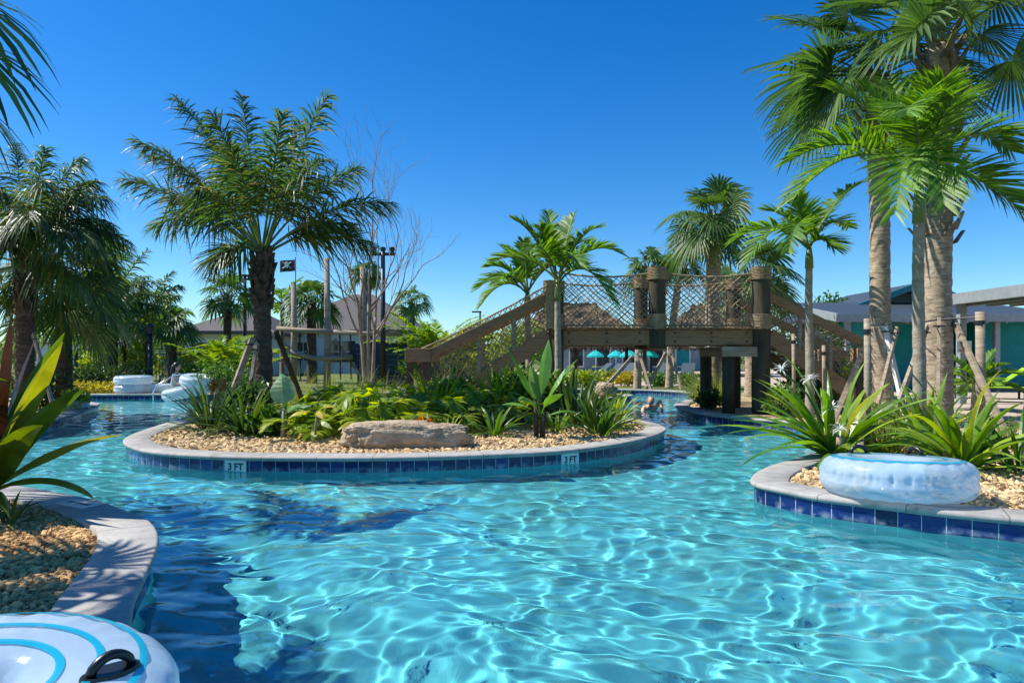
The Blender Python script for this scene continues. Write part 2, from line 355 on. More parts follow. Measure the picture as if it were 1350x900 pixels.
def frond(mb, P0, P1, P2, n=40, ll=.45, lw=.028, a0=62, a1=28, vee=18, ld=.3, start=.2, jit=8, rw=.014, r=rng, plum=0, mi=0, rmi=1, prof=None):
    """feather leaf on a quadratic curve; leaflets in two rows"""
    P0, P1, P2 = (np.asarray(p, float) for p in (P0, P1, P2))
    side = np.cross(P1 - P0, P2 - P0)
    if np.linalg.norm(side) < 1e-3 * np.linalg.norm(P2 - P0) ** 2 + 1e-6: side = np.cross(P2 - P0, [0.01, 0.02, 1])
    side = nrm(side)
    B = lambda t: ((1 - t) ** 2)[:, None] * P0 + (2 * t * (1 - t))[:, None] * P1 + (t ** 2)[:, None] * P2
    D = lambda t: nrm((2 * (1 - t))[:, None] * (P1 - P0) + (2 * t)[:, None] * (P2 - P1))
    tt = np.linspace(0, 1, 9)
    mb.tube(B(tt), rw * (1.25 - tt) , 4, False, rmi)
    Nn = np.cross(side, D(np.array([.3]))[0])
    if Nn[2] < 0: side = -side
    for sg in (-1, 1):
        t = np.clip(np.linspace(start, .995, n) + r.uniform(-.4, .4, n) / n * (1 - start), start, 1)
        u = (t - start) / (1 - start)
        base = B(t); T = D(t); S = np.broadcast_to(side * sg, T.shape); Nr = np.cross(np.broadcast_to(side, T.shape), T)
        L = ll * (np.minimum(1, .45 + u * 3.2)) * (1 - .62 * u ** 2.6) * r.uniform(.85, 1.1, n)
        if prof is not None: L = ll * prof(u) * r.uniform(.9, 1.08, n)
        a = np.radians(a0 + (a1 - a0) * u + r.normal(0, jit, n)); v = np.radians(vee + r.normal(0, jit, n) + plum * r.choice([-1, 0, 1], n))
        d = np.cos(a)[:, None] * T + np.sin(a)[:, None] * (np.cos(v)[:, None] * S + np.sin(v)[:, None] * Nr)
        wd = nrm(T - d * np.sum(T * d, 1)[:, None])
        ts = np.array([0, .3, .68, 1.]); ws = np.array([.55, 1, .75, .06])
        ldr = ld * r.uniform(.6, 1.4, n)
        pts = base[:, None] + d[:, None] * (L[:, None] * ts)[..., None] + np.array([0, 0, -1.]) * (L[:, None] * ldr[:, None] * ts ** 2)[..., None]
        w = (lw * ws)[None, :, None] * wd[:, None] * (L / ll)[:, None, None] ** .3
        V = np.stack([pts - w / 2, pts + w / 2], 2).reshape(-1, 3)
        i = np.arange(n)[:, None] * 8; k = np.arange(3)[None] * 2
        F = np.stack([i + k, i + k + 1, i + k + 3, i + k + 2], -1).reshape(-1, 4)
        mb.add(V, F, mi)

def fan(mb, P0, hub, ax, R=.85, n=34, spread=125, droop=.35, fold=.012, r=rng, mi=0, pmi=1, pw=.016, free=.45):
    """costapalmate leaf: petiole from P0 to hub, pleated segments round it, midrib along ax"""
    P0, hub, ax = (np.asarray(p, float) for p in (P0, hub, ax)); ax = nrm(ax)
    mid = (P0 + hub) / 2 + np.array([0, 0, .08]) * np.linalg.norm(hub - P0)
    t = np.linspace(0, 1, 6)[:, None]
    mb.tube((1 - t) ** 2 * P0 + 2 * t * (1 - t) * mid + t * t * hub, pw * (1.4 - .7 * t[:, 0]), 4, False, pmi)
    up = np.array([0, 0, 1.]); sd = np.cross(ax, up)
    if np.linalg.norm(sd) < .1: sd = np.array([r.normal(), r.normal(), 0])
    sd = nrm(sd); roll = r.normal(0, .45)
    nn = np.cross(sd, ax); sd, nn = sd * math.cos(roll) + nn * math.sin(roll), nn * math.cos(roll) - sd * math.sin(roll)
    ph = np.radians(np.linspace(-spread, spread, n)); dph = np.radians(2 * spread / n)
    d = np.cos(ph)[:, None] * ax + np.sin(ph)[:, None] * sd
    wdv = -np.sin(ph)[:, None] * ax + np.cos(ph)[:, None] * sd
    L = R * (.72 + .28 * np.cos(ph * .75)) * r.uniform(.9, 1.06, n)
    ts = np.array([.03, free, .72, .9, 1.]);
    hw = np.stack([L * .03, L * free, L * .45, L * .24, L * .02], 1) * math.tan(dph / 2) * 1.08
    dr = droop * r.uniform(.7, 1.5, n)
    cup = .18
    pts = hub + d[:, None] * (L[:, None] * ts)[..., None]
    pts = pts + nn * (cup * np.abs(np.sin(ph))[:, None] * (L[:, None] * ts))[..., None]
    pts = pts + np.array([0, 0, -1.]) * (L[:, None] * dr[:, None] * (np.maximum(0, ts - .2)) ** 2.2 * 1.3)[..., None]
    # drooping midrib
    pts = pts + np.array([0, 0, -1.]) * (.35 * droop * np.maximum(0, np.cos(ph))[:, None] * (L[:, None] * ts) ** 2 / R)[..., None]
    ctr = pts - nn * (fold * np.minimum(1, ts * 3) * (1 - .6 * ts))[None, :, None] * R
    lft = pts - wdv[:, None] * hw[..., None]; rgt = pts + wdv[:, None] * hw[..., None]
    V = np.stack([lft, ctr, rgt], 2).reshape(-1, 3)
    m = len(ts); i = np.arange(n)[:, None, None] * (3 * m); k = np.arange(m - 1)[None, :, None] * 3; c = np.arange(2)[None, None]
    F = np.stack([i + k + c, i + k + c + 1, i + k + c + 4, i + k + c + 3], -1).reshape(-1, 4)
    mb.add(V, F, mi)

def blade(mb, P0, az, el, L, w, droop=1., fold=.25, nseg=8, prof='strap', r=rng, mi=0, twist=0.):
    """strap or paddle leaf bending over under its weight"""
    s = np.linspace(0, 1, nseg + 1); ang = el - droop * s ** 1.4
    h = np.array([math.cos(az), math.sin(az), 0]); up = np.array([0, 0, 1.])
    T = np.cos(ang)[:, None] * h + np.sin(ang)[:, None] * up
    P = np.asarray(P0, float) + np.concatenate([[[0, 0, 0]], np.cumsum((T[1:] + T[:-1]) / 2 * (L / nseg), 0)])
    sd = np.array([-math.sin(az), math.cos(az), 0]); Nr = np.cross(T, sd) * -1
    if prof == 'strap': W = w * np.minimum(1, .55 + 2.2 * s) * np.clip((1 - s) * 2.2, .02, 1) ** .8
    elif prof == 'paddle': W = np.where(s < .3, w * .09, w * np.clip(np.sin(np.clip((s - .3) / .7, 0, 1) ** .75 * math.pi), .02, 1) ** .7)
    elif prof == 'grass': W = w * (1 - .95 * s)
    else: W = w * np.clip(np.sin((.1 + .9 * s) * math.pi) ** .8, .03, 1)
    tw = twist * s
    S = np.cos(tw)[:, None] * sd + np.sin(tw)[:, None] * Nr
    N2 = np.cos(tw)[:, None] * Nr - np.sin(tw)[:, None] * sd
    if prof == 'grass':
        V = np.stack([P - S * W[:, None] / 2, P + S * W[:, None] / 2], 1).reshape(-1, 3); k = np.arange(nseg) * 2
        mb.add(V, np.stack([k, k + 1, k + 3, k + 2], -1), mi); return
    up_ = N2 * (W * fold)[:, None]
    wav = (np.sin(s * 9 + az * 7) * .06 * W)[:, None] * N2
    V = np.stack([P - S * W[:, None] / 2 + up_ + wav, P, P + S * W[:, None] / 2 + up_ - wav], 1).reshape(-1, 3)
    k = np.arange(nseg)[:, None] * 3; c = np.arange(2)[None]
    mb.add(V, np.stack([k + c, k + c + 1, k + c + 4, k + c + 3], -1).reshape(-1, 4), mi)

def cloud(mb, c, rad, n, size, r=rng, mi=0, shell=.55, asp=.5, flat=0.):
    """many small leaves through an ellipsoid"""
    u = nrm(r.normal(size=(n, 3))); q = (shell + (1 - shell) * r.random(n) ** .6)[:, None]
    bump = 1 + .22 * np.sin(u[:, 0] * 5 + c[0] * 3) * np.sin(u[:, 1] * 6 + 1) + .18 * np.sin(u[:, 2] * 7 + u[:, 0] * 4)
    P = np.asarray(c) + u * q * np.asarray(rad) * bump[:, None]
    d = nrm(u * .7 + r.normal(size=(n, 3)) * .8 + np.array([0, 0, .15])); s = nrm(np.cross(d, r.normal(size=(n, 3)))); nn = np.cross(d, s)
    L = size * r.uniform(.6, 1.3, n)[:, None]
    V = np.stack([P, P + d * L * .5 + s * L * asp / 2 + nn * L * .06, P + d * L, P + d * L * .5 - s * L * asp / 2 + nn * L * .06], 1).reshape(-1, 3)
    mb.add(V, np.arange(n * 4).reshape(n, 4), mi)
# ------------------------------------------------------------------ world, sun, camera
w = bpy.data.worlds.new("World"); sc.world = w; w.use_nodes = True
wn_ = w.node_tree; bg = wn_.nodes['Background']
SUN = Vector((-.63, .06, .76)).normalized()
sky = wn_.nodes.new('ShaderNodeTexSky'); sky.sky_type = 'NISHITA'; sky.sun_disc = False
sky.sun_elevation = math.asin(SUN.z); sky.sun_rotation = math.atan2(SUN.x, SUN.y)
sky.air_density = 0.95; sky.dust_density = 0.25; sky.ozone_density = 3.0; sky.altitude = 0
hs_ = wn_.nodes.new('ShaderNodeHueSaturation'); hs_.inputs['Saturation'].default_value = 1.42; hs_.inputs['Hue'].default_value = .503
tn_ = wn_.nodes.new('ShaderNodeMix'); tn_.data_type = 'RGBA'; tn_.blend_type = 'MULTIPLY'; tn_.inputs[0].default_value = 1; tn_.inputs[7].default_value = (.66, .86, .96, 1)
wn_.links.new(sky.outputs[0], hs_.inputs['Color']); wn_.links.new(hs_.outputs[0], tn_.inputs[6]); wn_.links.new(tn_.outputs[2], bg.inputs[0]); bg.inputs[1].default_value = .108
l = bpy.data.lights.new('sun', 'SUN'); l.energy = 4.4; l.angle = R(.5); l.color = (1, .95, .86); l.cycles.is_caustics_light = True
lo = bpy.data.objects.new('sun', l); lo.rotation_euler = SUN.to_track_quat('Z', 'Y').to_euler(); lo.location = (-20, 0, 20); col.objects.link(lo)
cam = bpy.data.cameras.new('camera'); co = bpy.data.objects.new('camera', cam); col.objects.link(co); sc.camera = co
cam.sensor_width = 36; cam.lens = 24; cam.shift_y = 20 / 1350; co.location = (0, 0, CAMZ); co.rotation_euler = (math.pi / 2, 0, 0)
cam.clip_start = .05; cam.clip_end = 5000
sc.view_settings.view_transform = 'Standard'; sc.view_settings.look = 'None'; sc.view_settings.gamma = 1; sc.view_settings.use_curve_mapping = False
sc.view_settings.exposure = 0.72
sc.cycles.sample_clamp_indirect = 4; sc.cycles.max_bounces = 10; sc.cycles.transparent_max_bounces = 12
sc.cycles.use_denoising = True
sc.cycles.caustics_refractive = True; sc.cycles.caustics_reflective = False; sc.cycles.blur_glossy = .5

# ------------------------------------------------------------------ pool outline
def cr(pts, closed, step=.06):
    P = np.array(pts, float); n = len(P); out = []
    rg = range(n) if closed else range(n - 1)
    for i in rg:
        if closed: p0, p1, p2, p3 = P[(i - 1) % n], P[i], P[(i + 1) % n], P[(i + 2) % n]
        else: p0, p1, p2, p3 = P[max(i - 1, 0)], P[i], P[i + 1], P[min(i + 2, n - 1)]
        # centripetal-like: scale tangents with the segment length
        L = np.linalg.norm(p2 - p1); k = max(2, min(60, int(L / step)))
        def tg(a, b, c):
            la, lb = np.linalg.norm(b - a) + 1e-9, np.linalg.norm(c - b) + 1e-9
            return ((b - a) / la * lb + (c - b) / lb * la) / (la + lb)
        m1 = tg(p0, p1, p2) * L; m2 = tg(p1, p2, p3) * L
        t = np.linspace(0, 1, k, endpoint=False)[:, None]
        out.append((2 * t**3 - 3 * t**2 + 1) * p1 + (t**3 - 2 * t**2 + t) * m1 + (-2 * t**3 + 3 * t**2) * p2 + (t**3 - t**2) * m2)
    if not closed: out.append(P[-1:])
    return np.concatenate(out)

ISL = cr([(-5.16, 9.13), (-4.75, 8.5), (-4.19, 7.97), (-3.62, 7.70), (-3.06, 7.56), (-2.12, 7.48), (-1.3, 7.51), (-.3, 7.70), (.58, 8.03), (1.18, 8.5), (1.74, 9.2),
          (2.11, 9.86), (2.32, 10.4), (2.37, 11.07), (2.22, 11.8), (1.95, 13), (1.95, 15), (2.3, 17), (2.75, 18.6), (3.4, 19.4), (3.45, 19.9), (2.8, 20.3), (0, 19.3), (-3, 18), (-5.5, 17), (-6.6, 15.5),
          (-6.6, 14), (-6.05, 12.8), (-5.83, 11.87), (-5.6, 10.7), (-5.38, 9.75)], True)
LFT = cr([(-60, 18), (-20, 18), (-12, 17.6), (-9.7, 16.0), (-9.0, 14.5), (-8.4, 13), (-7.95, 11.3), (-8.3, 9.6), (-7.6, 8.0), (-6.2, 6.75), (-4.43, 5.9), (-3.67, 5.5), (-3.17, 5.19), (-2.77, 4.85), (-2.48, 4.59),
          (-2.26, 4.285), (-2.09, 3.96), (-1.90, 3.49), (-1.74, 3.08), (-1.58, 2.75), (-1.44, 2.3), (-1.38, 1.9), (-1.38, 1.4), (-1.5, .8), (-1.9, -1), (-2.2, -4)], False)
RGT = cr([(-60, 19.9), (-30, 19.9), (-14, 19.9), (-8.7, 20.2), (-4, 21), (0, 22.6), (2.5, 23.1), (4.1, 22.9), (5.4, 21.5), (5.2, 19.5), (4.7, 18), (4.42, 17.3), (3.85, 16), (3.62, 14.6), (3.87, 12.97), (4.3, 12.17),
          (4.75, 11.5), (4.9, 10.7), (4.7, 9.7), (4.3, 8.85), (3.79, 8.14), (3.06, 7.35), (2.57, 6.8), (2.25, 6.3), (2.14, 5.97), (2.28, 5.66), (2.44, 5.40), (2.68, 5.2), (3.11, 4.87), (3.47, 4.66), (4.6, 4.35), (6, 4), (7.5, 3), (8, 1), (8, -4)], False)

def offs(P, d, closed):
    T = np.roll(P, -1, 0) - np.roll(P, 1, 0) if closed else np.gradient(P, axis=0)
    T = nrm(T); Nn = np.stack([T[:, 1], -T[:, 0]], 1)
    return P + Nn * d, Nn
def arclen(P, closed):
    d = np.linalg.norm(np.diff(P, axis=0), axis=1); return np.concatenate([[0], np.cumsum(d)])

def sweep(P, prof, closed, sign, mb, uvs):
    """profile (d outward to the water, z) swept along P; remembers UV (length, z)"""
    Q = np.concatenate([P, P[:1]]) if closed else P
    _, Nn = offs(P, 0, closed); Nn = np.concatenate([Nn, Nn[:1]]) if closed else Nn
    s = arclen(Q, closed); n = len(Q); k = len(prof)
    V = np.zeros((n, k, 3))
    for j, (d, z) in enumerate(prof):
        V[:, j, :2] = Q + Nn * d * sign; V[:, j, 2] = z
    i = np.arange(n - 1)[:, None] * k; j = np.arange(k - 1)[None]
    F = np.stack([i + j, i + j + 1, i + k + j + 1, i + k + j], -1).reshape(-1, 4)
    if sign < 0: F = F[:, ::-1]
    mb.add(V.reshape(-1, 3), F)
    uvs.append(np.stack([np.repeat(s, k), np.tile(np.array([p[1] for p in prof]), n)], 1))
def set_uv(o, uv):
    me = o.data; ly = me.uv_layers.new(name='UVMap')
    vi = np.zeros(len(me.loops), np.int32); me.loops.foreach_get('vertex_index', vi)
    ly.data.foreach_set('uv', uv[vi].astype(np.float32).ravel())

COP = [(-.29, .09), (-.29, .158), (-.283, .165), (.012, .165), (.024, .161), (.031, .152), (.033, .141), (.031, .13), (.022, .119), (.010, .115), (-.02, .115)]
TIL = [(0, .118), (0, -.04)]
PLA = [(0, -.04), (0, -.97)]
def pool_edge(name, P, closed, sign, label):
    t = thing(name, label, 'pool edge', (P[len(P) // 2][0], P[len(P) // 2][1], 0)); inv = np.array(t.location)
    for nm, pr, mt, sm in (('coping', COP, M['coping'], True), ('tile_band', TIL, M['tile'], True), ('pool_wall', PLA, M['plaster'], True)):
        mb = MB(); uv = []; sweep(P, pr, closed, sign, mb, uv)
        mb.v = [v - inv for v in mb.v]
        o = mb.build(nm, mt, t, smooth=True); set_uv(o, np.concatenate(uv)); o.cycles.is_caustics_receiver = True
    return t
isl_edge = pool_edge('pool_edge', ISL, True, 1, 'grey coping and blue tile edge ringing the planted island, with two 3 FT tiles')
lft_edge = pool_edge('pool_edge', LFT, False, -1, 'shaded grey coping edge curving past the gravel bed at the lower left')
rgt_edge = pool_edge('pool_edge', RGT, False, 1, 'sunlit coping and blue tile edge under the inflated ring, running back to the far bank')

def sheet(name, poly, z, mt):
    tri = tessellate_polygon([[Vector((x, y, 0)) for x, y in poly]])
    V = np.array([[x, y, z] for x, y in poly]); F = []
    for t in tri:
        a, b, c = (V[i] for i in t)
        F.append(t if (b[0]-a[0])*(c[1]-a[1]) - (b[1]-a[1])*(c[0]-a[0]) > 0 else t[::-1])
    return MB().add(V, F).build(name, mt)
def thin(P, k=3): return [tuple(p) for p in P[::k]] + [tuple(P[-1])]
in_ = lambda P, d, closed, sign: offs(P, -d * sign, closed)[0]
struct(sheet('ground', thin(in_(LFT, .05, False, -1)) + [(-2.25, -400), (-700, -400), (-700, 18.05)], .118, M['ground']))
struct(sheet('far_ground', thin(in_(RGT, .05, False, 1)) + [(8.05, -400), (900, -400), (900, 1500), (-900, 1500), (-900, 19.95)], .118, M['ground']))
struct(sheet('near_ground', [(-2.25, -4), (-2.25, -400), (8.05, -400), (8.05, -4)], .118, M['deck']))
# gravel planting beds
struct(sheet('gravel_bed', thin(in_(ISL, .05, True, 1)), .126, M['gravel']))
li = in_(LFT, .05, False, -1); li = li[(li[:, 0] > -14)]
struct(sheet('gravel_bed', thin(li) + [(-2.3, -3.9), (-6, -3.9), (-16, 4), (-16, 17.4)], .126, M['gravel']))
ri = in_(RGT, .05, False, 1); k0 = np.argmin(np.linalg.norm(ri - np.array([5.4, 21.5]), axis=1)); k1 = np.argmin(np.linalg.norm(ri - np.array([6, 4]), axis=1)); ri = ri[k0:k1]
struct(sheet('gravel_bed', thin(ri) + [(7.6, 7.0), (7.6, 9.2), (8.4, 12.6), (8.4, 21.5)], .126, M['gravel']))
struct(sheet('deck', [(7.7, 4.2), (60, 4.2), (60, 60), (9.0, 60), (9.0, 12.4), (7.7, 9.0)], .122, M['deck']))
struct(sheet('deck', [(-2, 26.5), (8.8, 26.5), (8.8, 60), (-2, 60)], .122, M['deck']))
# pool floor
f = MB(); f.add([[-61, -5, -.68], [9, -5, -.68], [9, 26, -.68], [-61, 26, -.68]], [[0, 1, 2, 3]]); fo = struct(f.build('pool_floor', M['plaster'])); fo.cycles.is_caustics_receiver = True
# water surface: real waves
xs = np.concatenate([np.arange(-40, -9, .4), np.arange(-9, -4.5, .06), np.arange(-4.5, 5.5, .018), np.arange(5.5, 8.3, .1)])
ys = [-4.0]
while ys[-1] < 25: ys.append(ys[-1] + (.3 if ys[-1] < 1.2 else max(.017, .0031 * ys[-1])))
ys = np.array(ys); X, Y = np.meshgrid(xs, ys)
wr = np.random.default_rng(5)
wx = X + .09 * np.sin(2.1 * Y + .85 * X) + .05 * np.sin(4.4 * X - 3.1 * Y + 1); wy = Y + .09 * np.sin(2.4 * X + 1.5 * Y) + .042 * np.sin(3.8 * Y + 4.6 * X)
Z = np.zeros_like(X)
for k in range(64):
    L = .098 * (.64 / .098) ** (wr.random() ** 1.15); a = .00122 * (L / .4) ** 1.3 * wr.uniform(.5, 1); th = wr.normal(1.25, .85)
    fade = 1 if L > .4 else 1 / (1 + (Y / (48 * L)) ** 4)
    Z += a * fade * np.sin(2 * math.pi / L * (wx * math.cos(th) + wy * math.sin(th)) + wr.uniform(0, 6.3))
n_, m_ = len(xs), len(ys); i = np.arange(n_ * m_).reshape(m_, n_)
wa = MB().add(np.stack([X, Y, Z], -1).reshape(-1, 3), np.stack([i[:-1, :-1], i[:-1, 1:], i[1:, 1:], i[1:, :-1]], -1).reshape(-1, 4)).build('water', M['water'], smooth=True)
struct(wa); wa.cycles.is_caustics_caster = True

# loose gravel stones
def inside(P, Q):
    x, y = Q[:, 0], Q[:, 1]; c = np.zeros(len(Q), bool); j = len(P) - 1
    for i in range(len(P)):
        xi, yi = P[i]; xj, yj = P[j]
        cond = ((yi > y) != (yj > y)) & (x < (xj - xi) * (y - yi) / (yj - yi + 1e-12) + xi)
        c ^= cond; j = i
    return c
bmi = bmesh.new(); bmesh.ops.create_icosphere(bmi, subdivisions=1, radius=1); ICO = np.array([v.co[:] for v in bmi.verts]); ICF = np.array([[v.index for v in f_.verts] for f_ in bmi.faces]); bmi.free()
def stones(poly, n, box, size, name='gravel_stones'):
    Q = np.stack([rng.uniform(box[0], box[1], n), rng.uniform(box[2], box[3], n)], 1); Q = Q[inside(poly, Q)]; n = len(Q)
    s = size * np.minimum(rng.lognormal(0, .42, n), 1.75); sh = rng.uniform(.6, 1.3, (n, 3)); sh[:, 2] *= .7
    V = ICO[None] * (1 + .25 * rng.normal(size=(n, len(ICO), 1))) * sh[:, None] * s[:, None, None]
    a = rng.uniform(0, 6.28, n); ca, sa = np.cos(a)[:, None], np.sin(a)[:, None]; tl = rng.normal(0, .4, n)[:, None]
    x, y, z = V[..., 0] * ca - V[..., 1] * sa, V[..., 0] * sa + V[..., 1] * ca, V[..., 2]
    y, z = y * np.cos(tl) - z * np.sin(tl), y * np.sin(tl) + z * np.cos(tl)
    V = np.stack([x + Q[:, :1], y + Q[:, 1:], z + .128 + s[:, None] * .3 + rng.random((n, 1)) * size * .6], -1).reshape(-1, 3)
    F = (np.arange(n)[:, None, None] * len(ICO) + ICF[None]).reshape(-1, 3)
    return struct(MB().add(V, F).build(name, M['stone'], smooth=False), 'stuff')
isl_in = in_(ISL, .3, True, 1)[::3]
stones(isl_in, 26000, (-5.2, 2.3, 7.6, 11.2), .022)
lp = np.concatenate([in_(LFT, .3, False, -1)[::3], [(-1.8, 1), (-6, 1), (-7, 6)]]); lp = np.array([p for p in lp if p[0] > -7.2 and p[1] > .8 and p[1] < 8])
stones(lp, 42000, (-4.6, -1.6, 1.3, 6.0), .0125).data.materials[0] = M['stone_brown']
rp = np.concatenate([in_(RGT, .3, False, 1)[::3]]); rp = np.array([p for p in rp if 4 < p[1] < 16.5 and p[0] > 1 and p[0] < 6.2]); rp = np.concatenate([rp, [(7.6, 5), (7.6, 14)]])
stones(rp, 16000, (2.2, 6.5, 4.6, 9.5), .02)

# depth marker tiles with lettering
def text_mesh(body, size, depth, name, mt, parent, offset=.0):
    c = bpy.data.curves.new('lettering', 'FONT'); c.body = body; c.size = size; c.align_x = 'CENTER'; c.align_y = 'CENTER'; c.extrude = depth; c.offset = offset; c.resolution_u = 4
    o = bpy.data.objects.new('tmp', c); col.objects.link(o)
    dg = bpy.context.evaluated_depsgraph_get(); me = bpy.data.meshes.new_from_object(o.evaluated_get(dg)); me.name = name
    bpy.data.objects.remove(o); bpy.data.curves.remove(c)
    me.materials.clear(); me.materials.append(mt)
    t = bpy.data.objects.new(name, me); col.objects.link(t); t.parent = parent; return t
def wall_marker(edge, P, px):
    tgt = (px - 675) / FPX
    i = np.argmin(np.abs(P[:, 0] / P[:, 1] - tgt) + (P[:, 1] > 9.5) * 9); p = P[i]; T = nrm(P[i + 1] - P[i - 1]); nx = np.array([T[1], -T[0]])
    ang = math.atan2(T[1], T[0])
    mb = MB().bbox((0, 0, 0), (.26, .012, .148), bev=.003)
    o = mb.build('depth_marker', M['marker_tile'], edge); o.location = (p[0] + nx[0] * .002 - edge.location.x, p[1] + nx[1] * .002 - edge.location.y, .04); o.rotation_euler = (0, 0, ang)
    for w_, dx in (('3', -.065), ('FT', .04)):
        t = text_mesh(w_, .105, .001, 'lettering', M['letter'], o, .0022); t.location = (dx, -.0085, .0); t.rotation_euler = (math.pi / 2, 0, 0)
wall_marker(isl_edge, ISL, 311); wall_marker(isl_edge, ISL, 749)
# flat white marker set in the left coping
p = np.array(at(104, 664, 5.08)); t0 = lft_edge.location
o = MB().bbox((0, 0, 0), (.34, .15, .006), bev=.002).build('depth_marker', M['marker_tile'], lft_edge); o.location = (p[0] - t0.x, p[1] - t0.y, .1675); o.rotation_euler = (0, 0, R(-29))
for w_, dx in (('NO', -.1), ('DIVING', .05)): t = text_mesh(w_, .05, .0006, 'lettering', M['letter'], o, .001); t.location = (dx, 0, .0038)
# ------------------------------------------------------------------ footbridge
YF, YB = 13.6, 15.3
br_ = thing('footbridge', 'wooden arched footbridge with rope netting between dark pilings over the channel', 'bridge', (2.9, 14.45, .13)); BO = np.array(br_.location)
def bpart(mb, name, mt, parent=br_, smooth=False):
    mb.v = [v - BO for v in mb.v]; return mb.build(name, mt, parent, smooth)
DZ = 1.84
XL, XM, XR = .88, 2.89, 4.96
for (x, y, top, r) in ((XL, YF, 2.75, .15), (XM, YF, 3.03, .165), (XR, YF, 3.03, .18), (XL, YB, 2.95, .16), (XM, YB, 3.03, .15), (XR, YB, 3.0, .16)):
    z0 = .05 if x != XM else DZ - .42
    mb = MB(); zs = np.linspace(z0, top, 14); mb.tube(np.stack([x + 0 * zs, y + 0 * zs, zs], 1), r * (1 + .02 * np.sin(zs * 5 + x)), 18)
    p = bpart(mb, 'post', M['piling'], smooth=True)
    for (za, zb) in ((top - .24, top + .005), (DZ - .02, DZ + .26)):
        mb = MB(); tz = np.linspace(za, zb, 60); pr = [(r + .022 + .012 * math.sin((z - za) * 2 * math.pi / .03), z) for z in tz]
        mb.lathe([(.001, za)] + pr + [(.001, zb)], 22, c=(x, y, 0)); bpart(mb, 'rope_wrap', M['rope'], p, True)
# deck beams and planks
for y in (YF + .02, YB - .02):
    for (xa, xb) in ((XL - .1, XM - .03), (XM + .03, XR + .05)):
        mb = MB().beam((xa, y, DZ - .2), (xb, y, DZ - .2), .1, .3, bev=.012); bpart(mb, 'beam', M['wood'])
mb = MB()
for k in range(30):
    x = XL - .1 + k * (XR - XL + .2) / 30 + .07; mb.bbox((x, (YF + YB) / 2, DZ - .02 + rng.uniform(-.004, .004)), (.128, YB - YF + .36, .04), bev=.006)
bpart(mb, 'deck', M['wood'])
for y, sg in ((YF + .02, -1), (YB - .02, 1)):
    for x in (XL + .25, XL + 1.0, XM - .35, XM + .35, XR - 1.0, XR - .3):
        for z in (DZ - .11, DZ - .28): bpart(MB().tube([(x, y + sg * .05, z), (x, y + sg * .068, z)], .022, 8), 'bolt_head', M['black'])
mb = MB().box((XM, YF - .1, DZ - .2), (.16, .1, .3)).box((XM, YF - .155, DZ - .1), (.03, .02, .03)).box((XM, YF - .155, DZ - .28), (.03, .02, .03)); bpart(mb, 'bracket', M['black'])
# short support with white cross board
for y in (YF + .05, YB - .05):
    mb = MB().tube([(4.33, y, 0.05), (4.33, y, 1.35)], .13, 12); bpart(mb, 'support_post', M['piling'], smooth=True)
    mb = MB().bbox((4.58, y - .15, 1.36), (.86, .06, .2), bev=.01); bpart(mb, 'cross_board', M['wood_grey'])
# stairs both sides
def stairs(sx, x0, run, drop):
    for y in (YF - .02, YB + .02):
        mb = MB().beam((x0, y, DZ - .16), (x0 + sx * run, y, DZ - .16 - drop), .09, .3, bev=.012); bpart(mb, 'stringer', M['wood'])
        mb = MB().beam((x0 - sx * .1, y, 2.5), (x0 + sx * (run + .55), y, 2.5 - drop * .94), .09, .17, bev=.02); bpart(mb, 'handrail', M['wood'])
        for f in (.33, .66):
            xx = x0 + sx * run * f; zz = DZ - drop * f; mb = MB().bar((xx, y, zz - .2), (xx, y, zz + .66), .045, 8); bpart(mb, 'baluster', M['wood_grey'])
    mb = MB(); n = 9
    for k in range(n):
        f = (k + .6) / n; mb.bbox((x0 + sx * run * f, (YF + YB) / 2, DZ - drop * f - .06), (.28, YB - YF - .05, .045), bev=.006)
    bpart(mb, 'treads', M['wood'])
stairs(-1, XL - .15, 2.1, 1.4); stairs(1, XR + .15, 1.85, 1.3)
# lower newels with capped boxes
for (x, sx) in ((-1.86, -1), (7.06, 1)):
    for y in (YF, YB):
        p = MB(); p.box((x - .17, y, .6), (.12, .2, 1.1)); p.box((x + .17, y, .6), (.14, .2, 1.1)); q = bpart(p, 'newel', M['piling'])
        mb = MB().bbox((x, y, 1.29), (.5, .3, .27), bev=.015); bpart(mb, 'newel_cap', M['wood'], q)
# nets
def net(name, A, B, C, D, cell=.125, r=.0085, sag=.1):
    """diamond net in the patch A(bottom start) B(bottom end) C(top end) D(top start)"""
    A, B, C, D = (np.array(p, float) for p in (A, B, C, D)); L = np.linalg.norm(B - A); H = np.linalg.norm(D - A)
    nu, nv = max(2, round(L / cell)), max(2, round(H / cell)); mb = MB()
    yj = rng.normal(0, .02, (nu + 1, nv * 2 + 2)); uj = rng.normal(0, .13, (nu + 3, nv + 2))
    def pt(i, j):
        u = min(max((i + uj[int(i) + 1, int(j)] * (0 < i < nu)) / nu, 0), 1); v = j / nv
        a = A + (B - A) * u; b = D + (C - D) * u
        q = a + (b - a) * v; q = q + np.array([0, .05 * math.sin(u * math.pi) * math.sin(v * 3) + yj[int(min(i, nu)), int(j)], -sag * 4 * u * (1 - u) * v]); return q
    for k in range(-nv, nu + 1):
        for s in (1, -1):
            P = []
            for j in range(nv + 1):
                i = k + j if s == 1 else k + nv - j
                if 0 <= i <= nu: P.append(pt(i, j))
            if len(P) > 1: mb.tube(P, r, 3, False)
    for e in ((D, C, 1), (A, B, 0)):
        P = [pt(i, nv * e[2]) for i in range(nu + 1)]; mb.tube(P, .02, 6)
    return bpart(mb, name, M['net'])
